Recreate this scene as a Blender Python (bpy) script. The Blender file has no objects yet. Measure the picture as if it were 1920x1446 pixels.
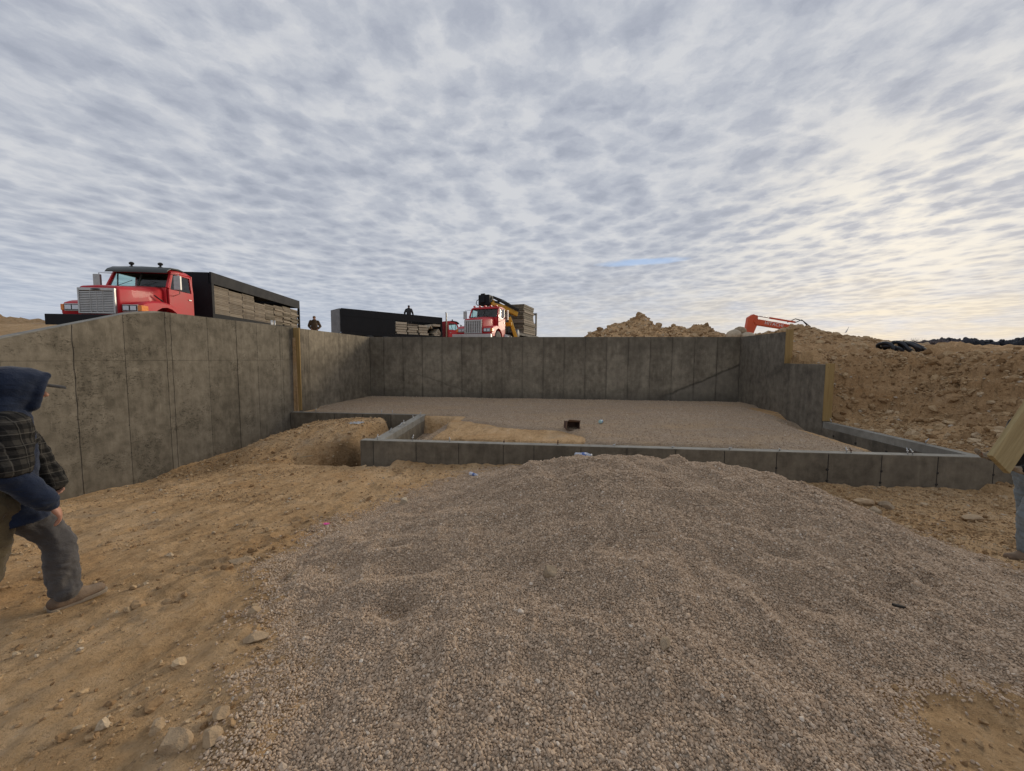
import bpy, bmesh, math, random
import numpy as np
from mathutils import Vector, Matrix

random.seed(7)
RNG = np.random.default_rng(7)
SC = bpy.context.scene
COL = SC.collection
R = math.radians

# ------------------------------------------------------------------ camera
cam_data = bpy.data.cameras.new('camera')
cam_data.sensor_fit = 'HORIZONTAL'
cam_data.sensor_width = 36.0
cam_data.lens = 36.0 * 707.6 / 1920.0
cam_data.clip_start = 0.05
cam_data.clip_end = 6000
cam = bpy.data.objects.new('camera', cam_data)
COL.objects.link(cam)
CAM_H = 2.2
YAW, PITCH, ROLL = R(5.586), R(4.038), R(-0.311)
cam.matrix_world = (Matrix.Translation((0, 0, CAM_H)) @ Matrix.Rotation(YAW, 4, 'Z')
                    @ Matrix.Rotation(math.pi / 2 - PITCH, 4, 'X') @ Matrix.Rotation(-ROLL, 4, 'Z'))
SC.camera = cam

# ------------------------------------------------------------------ exposure
SC.view_settings.view_transform = 'Standard'
SC.view_settings.look = 'None'
SC.view_settings.gamma = 1
SC.view_settings.use_curve_mapping = False
SC.view_settings.exposure = EXPOSURE = 0.48
SC.render.engine = 'CYCLES'
SC.cycles.use_denoising = True
SC.cycles.max_bounces = 6
SC.cycles.diffuse_bounces = 3

# ------------------------------------------------------------------ sun
SUN_AZ, SUN_EL = R(40.0), R(14.5)       # azimuth from +Y towards +X
SUN_DIR = Vector((math.sin(SUN_AZ) * math.cos(SUN_EL), math.cos(SUN_AZ) * math.cos(SUN_EL), math.sin(SUN_EL)))
sd = bpy.data.lights.new('sun', 'SUN')
sd.energy = 1.5
sd.angle = R(22)
sd.color = (1.0, 0.86, 0.66)
sun = bpy.data.objects.new('sun', sd)
sun.rotation_euler = (-SUN_DIR).to_track_quat('-Z', 'Y').to_euler()
COL.objects.link(sun)


# ------------------------------------------------------------------ node helper
class NT:
    def __init__(self, tree):
        self.t = tree
        self.n = tree.nodes
        self.l = tree.links

    def put(self, sock, v):
        if isinstance(v, bpy.types.NodeSocket):
            self.l.new(v, sock)
        elif v is not None:
            if hasattr(sock.default_value, '__len__') and not hasattr(v, '__len__'):
                v = [v] * len(sock.default_value)
            if hasattr(sock.default_value, '__len__') and len(sock.default_value) == 4 and len(v) == 3:
                v = (*v, 1)
            sock.default_value = v

    def node(self, typ, **kw):
        nd = self.n.new(typ)
        for k, v in kw.items():
            setattr(nd, k, v)
        return nd

    def math(self, op, a, b=None, c=None, clamp=False):
        nd = self.node('ShaderNodeMath', operation=op, use_clamp=clamp)
        for i, v in enumerate((a, b, c)):
            if v is not None:
                self.put(nd.inputs[i], v)
        return nd.outputs[0]

    def vmath(self, op, a, b=None, scale=None):
        nd = self.node('ShaderNodeVectorMath', operation=op)
        self.put(nd.inputs[0], a)
        if b is not None:
            self.put(nd.inputs[1], b)
        if scale is not None:
            self.put(nd.inputs['Scale'], scale)
        return nd.outputs['Value'] if op in ('DOT_PRODUCT', 'LENGTH') else nd.outputs[0]

    def sep(self, v):
        nd = self.node('ShaderNodeSeparateXYZ')
        self.put(nd.inputs[0], v)
        return nd.outputs

    def comb(self, x, y, z):
        nd = self.node('ShaderNodeCombineXYZ')
        for i, v in enumerate((x, y, z)):
            self.put(nd.inputs[i], v)
        return nd.outputs[0]

    def noise(self, vec, scale, detail=4, rough=0.55, dist=0.0, color=False):
        nd = self.node('ShaderNodeTexNoise')
        self.put(nd.inputs['Vector'], vec)
        nd.inputs['Scale'].default_value = scale
        nd.inputs['Detail'].default_value = detail
        nd.inputs['Roughness'].default_value = rough
        nd.inputs['Distortion'].default_value = dist
        return nd.outputs['Color' if color else 'Fac']

    def voro(self, vec, scale, feature='F1', out='Distance', smooth=None, rnd=1.0):
        nd = self.node('ShaderNodeTexVoronoi', feature=feature)
        self.put(nd.inputs['Vector'], vec)
        nd.inputs['Scale'].default_value = scale
        nd.inputs['Randomness'].default_value = rnd
        if smooth is not None:
            nd.inputs['Smoothness'].default_value = smooth
        return nd.outputs[out]

    def ramp(self, fac, stops, interp='LINEAR'):
        nd = self.node('ShaderNodeValToRGB')
        nd.color_ramp.interpolation = interp
        els = nd.color_ramp.elements
        while len(els) < len(stops):
            els.new(0.5)
        for e, (p, c) in zip(els, stops):
            e.position = p
            e.color = (*c, 1) if hasattr(c, '__len__') else (c, c, c, 1)
        self.put(nd.inputs[0], fac)
        return nd.outputs[0]

    def mix(self, fac, a, b, blend='MIX'):
        nd = self.node('ShaderNodeMix', data_type='RGBA', blend_type=blend)
        nd.clamp_factor = True
        self.put(nd.inputs[0], fac)
        self.put(nd.inputs[6], a)
        self.put(nd.inputs[7], b)
        return nd.outputs[2]

    def map(self, v, a, b, c=0.0, d=1.0, smooth=False):
        nd = self.node('ShaderNodeMapRange')
        if smooth:
            nd.interpolation_type = 'SMOOTHSTEP'
        for i, q in enumerate((v, a, b, c, d)):
            self.put(nd.inputs[i], q)
        return nd.outputs[0]

    def scale(self, vec, s, rot=(0, 0, 0), loc=(0, 0, 0)):
        nd = self.node('ShaderNodeMapping')
        self.put(nd.inputs[0], vec)
        nd.inputs['Scale'].default_value = s
        nd.inputs['Rotation'].default_value = rot
        nd.inputs['Location'].default_value = loc
        return nd.outputs[0]

    def bump(self, h, strength=0.5, dist=0.02, normal=None):
        nd = self.node('ShaderNodeBump')
        nd.inputs['Strength'].default_value = strength
        nd.inputs['Distance'].default_value = dist
        self.put(nd.inputs['Height'], h)
        if normal is not None:
            self.put(nd.inputs['Normal'], normal)
        return nd.outputs[0]


# ------------------------------------------------------------------ world: cloud deck over a Nishita sky
world = bpy.data.worlds.new('World')
SC.world = world
world.use_nodes = True
W = NT(world.node_tree)
W.n.clear()
d = W.vmath('NORMALIZE', W.node('ShaderNodeTexCoord').outputs['Generated'])
x, y, z = W.sep(d)
nish = W.node('ShaderNodeTexSky')
nish.sky_type = 'NISHITA'
nish.sun_disc = False
nish.sun_elevation = SUN_EL
nish.sun_rotation = SUN_AZ
nish.air_density = 1.0
nish.dust_density = 2.0
zc = W.math('ADD', W.math('MAXIMUM', z, 0.0), 0.03)
px, py = W.math('DIVIDE', x, zc), W.math('DIVIDE', y, zc)
P = W.scale(W.comb(px, py, 0), (1, 1, 1), (0, 0, R(-8)))
warp = W.noise(P, 0.8, 2, 0.5, color=True)
P1 = W.vmath('ADD', P, W.vmath('SCALE', W.vmath('SUBTRACT', warp, (0.5, 0.5, 0.5)), scale=0.30))
warp2 = W.noise(P, 8.0, 4, 0.62, color=True)
P2 = W.vmath('ADD', P1, W.vmath('SCALE', W.vmath('SUBTRACT', warp2, (0.5, 0.5, 0.5)), scale=0.13))
Pst = W.scale(P2, (1.02, 0.93, 1.0))
big = W.noise(W.scale(P1, (1, 0.9, 1), loc=(3.1, 1.7, 0)), 0.8, 3, 0.5)
mid = W.noise(W.scale(Pst, (1, 1, 1), loc=(1.3, 4.2, 0)), 3.0, 4, 0.6)
cell = W.voro(Pst, 6.0, 'SMOOTH_F1', smooth=0.3)
cell2 = W.voro(W.scale(Pst, (1, 1, 1), loc=(7, 3, 0)), 15.0, 'SMOOTH_F1', smooth=0.4)
fine = W.noise(P2, 16.0, 6, 0.66)
t = W.math('MULTIPLY', W.math('SUBTRACT', big, 0.5), 1.0)
t = W.math('ADD', t, W.math('MULTIPLY', W.math('SUBTRACT', mid, 0.5), 0.45))
t = W.math('ADD', t, W.math('MULTIPLY', W.math('SUBTRACT', 0.42, cell), 0.98))
t = W.math('ADD', t, W.math('MULTIPLY', W.math('SUBTRACT', 0.42, cell2), 0.34))
t = W.math('ADD', t, W.math('MULTIPLY', W.math('SUBTRACT', fine, 0.5), W.map(z, 0.12, 0.50, 0.26, 0.80)))
thick = W.map(t, -0.55, 0.40)
CL = W.ramp(thick, [(0.0, (0.46, 0.47, 0.492)), (0.20, (0.418, 0.432, 0.465)), (0.45, (0.358, 0.378, 0.422)), (0.75, (0.305, 0.326, 0.378)), (1.0, (0.268, 0.29, 0.342))])
# side towards the hidden sun: brighter, warmer cloud edges
sdot = W.vmath('DOT_PRODUCT', d, tuple(SUN_DIR))
glow = W.math('POWER', W.math('MAXIMUM', sdot, 0.0), 22.0)
thin = W.math('MULTIPLY', W.map(thick, 0.70, 0.10), W.map(z, 0.52, 0.26, 0.25, 1.0, smooth=True))
CL = W.mix(W.math('MULTIPLY', glow, W.math('ADD', W.math('MULTIPLY', thin, 0.85), 0.06)), CL, (0.63, 0.595, 0.53))
# farther cloud towards the horizon closes up into even haze
hz = W.map(z, 0.0, 0.26, 1.0, 0.0, smooth=True)
side = W.math('POWER', W.map(sdot, 0.0, 1.0, 0.0, 1.0), 3.0)
hcol = W.mix(side, (0.30, 0.355, 0.45), (0.66, 0.56, 0.40))
streak = W.noise(W.comb(W.math('MULTIPLY', W.math('ARCTAN2', x, y), 6.0), 0, W.math('MULTIPLY', z, 30)), 1.6, 5, 0.55)
hcol = W.mix(W.map(streak, 0.38, 0.66), hcol, W.mix(side, (0.43, 0.465, 0.53), (0.47, 0.48, 0.52)))
CL = W.mix(W.math('MULTIPLY', hz, 0.66), CL, hcol)
# one narrow gap where the blue shows
gx = W.math('DIVIDE', x, y)
gz = W.math('DIVIDE', z, y)
wob = W.math('MULTIPLY', W.math('SUBTRACT', W.noise(W.comb(W.math('MULTIPLY', gx, 9), W.math('MULTIPLY', gz, 26), 0), 1.6, 5, 0.6), 0.5), 0.016)
gdx = W.math('DIVIDE', W.math('SUBTRACT', gx, 0.232), 0.112)
gl = W.math('SUBTRACT', W.math('ADD', W.math('SUBTRACT', gz, 0.246), wob), W.math('MULTIPLY', W.math('SUBTRACT', gx, 0.232), 0.055))
gdz = W.math('DIVIDE', gl, 0.0095)
gap = W.map(W.math('ADD', W.math('MULTIPLY', gdx, gdx), W.math('MULTIPLY', gdz, gdz)), 1.25, 0.25, 0.0, 1.0)
gap = W.math('MULTIPLY', gap, W.math('GREATER_THAN', y, 0.0))
CLs = W.vmath('SCALE', CL, scale=10.0)
out = W.mix(W.math('MULTIPLY', gap, 0.65), CLs, W.vmath('ADD', W.vmath('SCALE', nish.outputs[0], scale=0.05), (2.3, 3.6, 5.8)))
# a little of the clear sky's own light everywhere
out = W.mix(0.015, out, nish.outputs[0])
bg = W.node('ShaderNodeBackground')
W.put(bg.inputs[0], out)
bg.inputs[1].default_value = 0.1
wo = W.node('ShaderNodeOutputWorld')
W.l.new(bg.outputs[0], wo.inputs[0])
world.cycles.sampling_method = 'MANUAL'
world.cycles.sample_map_resolution = 1024


# ------------------------------------------------------------------ helpers: objects
def link(o, parent=None):
    COL.objects.link(o)
    if parent is not None:
        o.parent = parent
    return o


def tag(o, label=None, cat=None, group=None, kind=None):
    if label:
        o['label'] = label
    if cat:
        o['category'] = cat
    if group:
        o['group'] = group
    if kind:
        o['kind'] = kind
    return o


def thing(name, label, cat, loc=(0, 0, 0), rz=0.0, group=None):
    o = bpy.data.objects.new(name, None)
    o.empty_display_size = 0.2
    o.location = loc
    o.rotation_euler = (0, 0, rz)
    link(o)
    return tag(o, label, cat, group, 'thing')


def copy_tree(o, parent=None):
    c = o.copy()
    COL.objects.link(c)
    c.parent = parent
    for ch in o.children:
        copy_tree(ch, c)
    return c


class MB:
    """collects shapes; build() links them as one mesh object"""

    def __init__(self):
        self.v = []
        self.f = []
        self.sm = []

    def add(self, vs, fs, smooth=False):
        o = len(self.v)
        self.v += [tuple(p) for p in vs]
        self.f += [tuple(i + o for i in f) for f in fs]
        self.sm += [smooth] * len(fs)
        return self

    def box(self, lo, hi, M=None):
        (a, b, c), (d_, e, f) = lo, hi
        vs = [(a, b, c), (d_, b, c), (d_, e, c), (a, e, c), (a, b, f), (d_, b, f), (d_, e, f), (a, e, f)]
        if M is not None:
            vs = [M @ Vector(p) for p in vs]
        return self.add(vs, [(0, 3, 2, 1), (4, 5, 6, 7), (0, 1, 5, 4), (1, 2, 6, 5), (2, 3, 7, 6), (3, 0, 4, 7)])

    def bar(self, p0, p1, w, h, up=(0, 0, 1)):
        """a rectangular bar between two points"""
        p0, p1 = Vector(p0), Vector(p1)
        ax = (p1 - p0)
        L = ax.length
        ax.normalize()
        u = Vector(up)
        s = ax.cross(u)
        if s.length < 1e-4:
            s = ax.cross(Vector((1, 0, 0)))
        s.normalize()
        u = s.cross(ax)
        M = Matrix((ax, s, u)).transposed().to_4x4()
        M.translation = p0
        return self.box((0, -w / 2, -h / 2), (L, w / 2, h / 2), M)

    def prism(self, poly, d0, d1, fn):
        """poly of 2d points pushed from d0 to d1; fn(u, v, d) -> xyz"""
        n = len(poly)
        vs = [fn(u, v, d0) for u, v in poly] + [fn(u, v, d1) for u, v in poly]
        fs = [tuple(range(n))[::-1], tuple(range(n, 2 * n))]
        fs += [(i, (i + 1) % n, n + (i + 1) % n, n + i) for i in range(n)]
        return self.add(vs, fs)

    def loft(self, rings, cap=True, smooth=True, closed=True):
        n = len(rings[0])
        vs = [p for r in rings for p in r]
        fs = []
        for k in range(len(rings) - 1):
            for i in range(n if closed else n - 1):
                j = (i + 1) % n
                fs.append((k * n + i, k * n + j, (k + 1) * n + j, (k + 1) * n + i))
        self.add(vs, fs, smooth)
        if cap:
            o = len(self.v) - len(vs)
            self.f += [tuple(o + i for i in range(n))[::-1], tuple(o + (len(rings) - 1) * n + i for i in range(n))]
            self.sm += [False, False]
        return self

    def tube(self, pts, r, seg=8, cap=True):
        pts = [Vector(p) for p in pts]
        rings = []
        u = None
        for i, p in enumerate(pts):
            t_ = (pts[min(i + 1, len(pts) - 1)] - pts[max(i - 1, 0)]).normalized()
            if u is None:
                u = t_.orthogonal().normalized()
            else:
                u = (u - t_ * u.dot(t_)).normalized()
            w = t_.cross(u)
            rr = r[i] if hasattr(r, '__len__') else r
            rings.append([p + (u * math.cos(a) + w * math.sin(a)) * rr for a in np.linspace(0, 2 * math.pi, seg, endpoint=False)])
        return self.loft(rings, cap)

    def lathe(self, prof, c, axis='x', seg=24):
        rings = []
        for (h, r) in prof:
            ring = []
            for a in np.linspace(0, 2 * math.pi, seg, endpoint=False):
                p, q = r * math.cos(a), r * math.sin(a)
                ring.append({'x': (c[0] + h, c[1] + p, c[2] + q), 'y': (c[0] + p, c[1] + h, c[2] - q), 'z': (c[0] + p, c[1] + q, c[2] + h)}[axis])
            rings.append(ring)
        return self.loft(rings)

    def ell(self, c, r, seg=12, rings=8, rot=None):
        c = Vector(c)
        rs = []
        for k in range(rings + 1):
            th = math.pi * k / rings
            th = min(max(th, 0.02), math.pi - 0.02)
            ring = []
            for a in np.linspace(0, 2 * math.pi, seg, endpoint=False):
                p = Vector((r[0] * math.sin(th) * math.cos(a), r[1] * math.sin(th) * math.sin(a), -r[2] * math.cos(th)))
                if rot is not None:
                    p = rot @ p
                ring.append(c + p)
            rs.append(ring)
        return self.loft(rs)

    def mesh(self, name):
        me = bpy.data.meshes.new(name)
        me.from_pydata(self.v, [], self.f)
        me.polygons.foreach_set('use_smooth', self.sm)
        return me

    def build(self, name, mat, parent=None, bevel=0.0, seg=2):
        me = self.mesh(name)
        bm = bmesh.new()
        bm.from_mesh(me)
        bmesh.ops.recalc_face_normals(bm, faces=bm.faces)
        bm.to_mesh(me)
        bm.free()
        me.materials.append(mat)
        o = bpy.data.objects.new(name, me)
        link(o, parent)
        if bevel:
            b = o.modifiers.new('bevel', 'BEVEL')
            b.width = bevel
            b.segments = seg
            b.limit_method = 'ANGLE'
            b.angle_limit = R(35)
            b.harden_normals = True
            me.polygons.foreach_set('use_smooth', [True] * len(me.polygons))
        return o


# ------------------------------------------------------------------ numpy noise
GRADS = {}


def perlin(x, y, seed=0):
    if seed not in GRADS:
        rg = np.random.default_rng(seed)
        G = rg.normal(size=(256, 256, 2))
        GRADS[seed] = G / np.linalg.norm(G, axis=2, keepdims=True)
    G = GRADS[seed]
    xi, yi = np.floor(x).astype(int), np.floor(y).astype(int)
    xf, yf = x - xi, y - yi
    u, v = xf ** 3 * (xf * (xf * 6 - 15) + 10), yf ** 3 * (yf * (yf * 6 - 15) + 10)

    def g(i, j):
        q = G[(xi + i) & 255, (yi + j) & 255]
        return q[..., 0] * (xf - i) + q[..., 1] * (yf - j)
    a = g(0, 0) + u * (g(1, 0) - g(0, 0))
    b = g(0, 1) + u * (g(1, 1) - g(0, 1))
    return (a + v * (b - a)) * 1.4


def fbm(x, y, scale, octv=4, seed=0, gain=0.5, ridge=False):
    s, a, tot = 0.0, 1.0, 0.0
    for k in range(octv):
        n = perlin(x * scale * 2 ** k + 17.3 * k, y * scale * 2 ** k - 9.1 * k, seed + k)
        if ridge:
            n = 0.5 - np.abs(n)
        s = s + a * n
        tot += a
        a *= gain
    return s / tot


def ss(a, b, x):
    t_ = np.clip((x - a) / (b - a), 0, 1)
    return t_ * t_ * (3 - 2 * t_)


# ------------------------------------------------------------------ materials
def new_mat(name):
    m = bpy.data.materials.new(name)
    m.use_nodes = True
    k = NT(m.node_tree)
    b = k.n['Principled BSDF']
    return m, k, b


def simple(name, col, rough=0.6, metal=0.0, var=0.12, scale=6.0, dirt=0.0, dirtcol=(0.20, 0.15, 0.10), bump=0.0, spec=0.5, coat=0.0):
    m, k, b = new_mat(name)
    pos = k.node('ShaderNodeTexCoord').outputs['Object']
    n = k.noise(pos, scale, 5, 0.6)
    c = k.mix(k.map(n, 0.3, 0.7), tuple(max(0, v * (1 - var)) for v in col), tuple(v * (1 + var) for v in col))
    if dirt:
        dn = k.noise(k.scale(pos, (1, 1, 0.5)), scale * 0.45, 7, 0.68)
        c = k.mix(k.math('MULTIPLY', k.map(dn, 0.47, 0.72), dirt), c, dirtcol)
    k.put(b.inputs['Base Color'], c)
    k.put(b.inputs['Roughness'], k.map(n, 0.2, 0.8, max(0.02, rough - 0.08), min(1, rough + 0.1)))
    b.inputs['Metallic'].default_value = metal
    b.inputs['Specular IOR Level'].default_value = spec
    b.inputs['Coat Weight'].default_value = coat
    if bump:
        k.put(b.inputs['Normal'], k.bump(k.noise(pos, scale * 8, 4, 0.6), bump, 0.01))
    return m


def concrete(name, light, dark, seed=0.0, pits=0.5, damp=0.5, extra=None):
    m, k, b = new_mat(name)
    pos = k.node('ShaderNodeNewGeometry').outputs['Position']
    p = k.vmath('ADD', pos, (seed, seed * 1.7, seed * 0.3))
    rnd = k.node('ShaderNodeObjectInfo').outputs['Random']
    blot = k.noise(p, 0.9, 6, 0.62, 0.4)
    mott = k.noise(k.scale(p, (1, 1, 0.8)), 5.0, 7, 0.68)
    strk = k.noise(k.scale(p, (7, 7, 0.5)), 1.0, 5, 0.6)
    hor = k.noise(k.scale(p, (0.8, 0.8, 5)), 1.3, 4, 0.6)
    f = k.math('ADD', k.math('MULTIPLY', blot, 0.30), k.math('MULTIPLY', mott, 0.56))
    f = k.math('ADD', f, k.math('MULTIPLY', strk, 0.22))
    f = k.math('ADD', f, k.math('MULTIPLY', hor, 0.14))
    f = k.math('ADD', f, k.math('MULTIPLY', k.math('SUBTRACT', rnd, 0.5), 0.07))
    c = k.mix(k.map(f, 0.50, 0.74), dark, light)
    # damp, darker clouds
    w = k.noise(k.vmath('ADD', p, (5, 9, 2)), 0.55, 5, 0.6, 0.8)
    c = k.mix(k.math('MULTIPLY', k.map(w, 0.50, 0.66, smooth=True), damp), c, tuple(v * 0.52 for v in dark))
    # pale lime streaks
    lm = k.noise(k.scale(p, (9, 9, 1.6)), 1.1, 6, 0.7)
    c = k.mix(k.math('MULTIPLY', k.map(lm, 0.60, 0.74), 0.35), c, tuple(min(1, v * 1.6) for v in light))
    # honeycomb pits in patches
    pv = k.voro(k.scale(p, (1, 1, 1.5)), 30.0)
    patch = k.map(k.noise(k.vmath('ADD', p, (1, 3, 8)), 1.7, 5, 0.6), 0.47, 0.64)
    grit = k.map(k.noise(k.scale(p, (1, 1, 1.7)), 22.0, 5, 0.7), 0.53, 0.64)
    pit = k.math('MULTIPLY', k.math('MULTIPLY', grit, patch), pits)
    c = k.mix(pit, c, tuple(v * 0.30 for v in dark))
    if extra:
        c = extra(k, pos, c)
    k.put(b.inputs['Base Color'], c)
    b.inputs['Roughness'].default_value = 0.86
    b.inputs['Specular IOR Level'].default_value = 0.25
    h = k.math('SUBTRACT', k.math('ADD', mott, k.math('MULTIPLY', k.noise(p, 45, 4, 0.6), 0.3)), k.math('MULTIPLY', pit, 1.6))
    k.put(b.inputs['Normal'], k.bump(h, 0.55, 0.012))
    return m


def cold_joint(k, pos, c):
    """the slanting line where one pour met the next, on the far wall"""
    x, y, z = k.sep(pos)
    wob = k.math('MULTIPLY', k.math('SUBTRACT', k.noise(pos, 2.4, 4, 0.6), 0.5), 0.22)
    # right: from (4.9, .62) up to (7.97, 2.05)
    dl = k.math('ADD', k.math('SUBTRACT', z, k.math('ADD', k.math('MULTIPLY', k.math('SUBTRACT', x, 4.9), 0.455), 0.60)), wob)
    line = k.map(k.math('ABSOLUTE', dl), 0.075, 0.01)
    line = k.math('MULTIPLY', line, k.map(x, 4.6, 5.4))
    under = k.math('MULTIPLY', k.map(dl, 0.02, -0.03), k.map(x, 4.7, 5.1))
    c = k.mix(k.math('MULTIPLY', under, 0.35), c, (0.20, 0.185, 0.155))
    c = k.mix(k.math('MULTIPLY', line, 0.62), c, (0.035, 0.03, 0.025))
    # left: shallow line falling to the right
    d2 = k.math('ADD', k.math('SUBTRACT', z, k.math('SUBTRACT', 1.62, k.math('MULTIPLY', k.math('ADD', x, 6.4), 0.33))), wob)
    l2 = k.math('MULTIPLY', k.map(k.math('ABSOLUTE', d2), 0.05, 0.005), k.math('MULTIPLY', k.map(x, -6.9, -6.0), k.map(x, -3.2, -3.8)))
    c = k.mix(k.math('MULTIPLY', l2, 0.35), c, (0.05, 0.045, 0.04))
    # dark stains running down the panel seams
    sd_ = k.math('MULTIPLY', k.math('ABSOLUTE', k.math('SUBTRACT', k.math('FRACT', k.math('ADD', k.math('DIVIDE', k.math('SUBTRACT', 7.97, x), 0.9144), 0.5)), 0.5)), 0.9144)
    sn = k.noise(k.scale(pos, (9, 9, 1.1)), 1.0, 4, 0.6)
    sm_ = k.math('MULTIPLY', k.map(sd_, k.math('MULTIPLY', sn, 0.13), 0.008), k.map(sn, 0.38, 0.6))
    c = k.mix(k.math('MULTIPLY', sm_, 0.45), c, (0.055, 0.046, 0.036))
    # damp drips hanging from the top of the pour
    tn = k.noise(k.scale(pos, (1.6, 1, 0.35)), 1.2, 6, 0.65)
    tb = k.map(k.math('ADD', z, k.math('MULTIPLY', k.math('SUBTRACT', tn, 0.5), 2.4)), 2.30, 2.75)
    c = k.mix(k.math('MULTIPLY', tb, 0.38), c, (0.075, 0.064, 0.048))
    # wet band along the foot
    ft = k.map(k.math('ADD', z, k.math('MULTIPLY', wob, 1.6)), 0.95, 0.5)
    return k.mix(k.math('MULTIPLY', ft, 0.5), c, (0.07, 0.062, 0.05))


M = {}
M['conc_left'] = concrete('concrete_left', (0.228, 0.200, 0.155), (0.105, 0.091, 0.068), 0.0, 0.75, 0.22)
M['conc_pit'] = concrete('concrete_pit', (0.295, 0.250, 0.182), (0.135, 0.113, 0.082), 11.0, 0.35, 0.35)
M['conc_far'] = concrete('concrete_far', (0.31, 0.268, 0.200), (0.150, 0.127, 0.094), 23.0, 0.4, 0.32, cold_joint)
M['conc_stem'] = concrete('concrete_stem', (0.225, 0.192, 0.142), (0.115, 0.098, 0.073), 37.0, 0.3, 0.4)
M['conc_right'] = concrete('concrete_right', (0.23, 0.200, 0.155), (0.108, 0.094, 0.074), 51.0, 0.25, 0.5)
M['conc_top'] = concrete('concrete_top', (0.34, 0.325, 0.285), (0.22, 0.205, 0.175), 61.0, 0.2, 0.25)


def wood(name, a, b_, axis=2, grain=18.0, rough=0.8, rnd_amt=0.35, weather=0.0):
    m, k, b = new_mat(name)
    pos = k.node('ShaderNodeTexCoord').outputs['Object']
    rnd = k.node('ShaderNodeObjectInfo').outputs['Random']
    s = [grain] * 3
    s[axis] = grain * 0.06
    pv = k.vmath('ADD', k.scale(pos, tuple(s)), k.comb(k.math('MULTIPLY', rnd, 60), k.math('MULTIPLY', rnd, 31), 0))
    g = k.noise(pv, 1.0, 6, 0.62, 0.7)
    kn = k.voro(k.scale(pos, tuple((1.3 if i == axis else 4.0) for i in range(3))), 1.7)
    c = k.mix(k.map(g, 0.32, 0.70), a, b_)
    c = k.mix(k.math('MULTIPLY', k.map(kn, 0.10, 0.03), 0.8), c, tuple(v * 0.3 for v in a))
    c = k.mix(k.math('MULTIPLY', k.math('SUBTRACT', rnd, 0.2), rnd_amt), c, tuple(v * 0.45 for v in a))
    if weather:
        c = k.mix(k.math('MULTIPLY', k.map(k.noise(pos, 3.1, 6, 0.7), 0.45, 0.7), weather), c, (0.30, 0.28, 0.25))
    k.put(b.inputs['Base Color'], c)
    b.inputs['Roughness'].default_value = rough
    b.inputs['Specular IOR Level'].default_value = 0.25
    k.put(b.inputs['Normal'], k.bump(g, 0.4, 0.006))
    return m


M['yellow_wood'] = wood('yellow_pine', (0.27, 0.175, 0.065), (0.40, 0.28, 0.12), 2, 16, rnd_amt=0.1)
M['plank_wood'] = wood('carried_plank_wood', (0.25, 0.185, 0.085), (0.40, 0.31, 0.155), 0, 26, rnd_amt=0.0)
M['form_wood'] = wood('weathered_form_wood', (0.19, 0.155, 0.115), (0.33, 0.285, 0.225), 1, 9, rnd_amt=0.75, weather=0.4)
M['form_dark'] = wood('dark_form_wood', (0.11, 0.092, 0.065), (0.20, 0.170, 0.125), 1, 9, rnd_amt=0.7, weather=0.2)
M['form_pale'] = wood('pale_form_wood', (0.42, 0.365, 0.27), (0.60, 0.53, 0.42), 1, 9, rnd_amt=0.5, weather=0.2)
M['stake_wood'] = wood('stake_wood', (0.36, 0.27, 0.16), (0.50, 0.40, 0.26), 0, 30, rnd_amt=0.0)
M['steel'] = simple('galvanised_steel', (0.50, 0.50, 0.49), 0.42, 0.8, 0.15, 30)
M['rust'] = simple('rusty_steel', (0.13, 0.075, 0.045), 0.8, 0.2, 0.3, 40)
M['seam'] = simple('seam_stain', (0.028, 0.024, 0.020), 0.95, 0, 0.3, 20)


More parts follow.
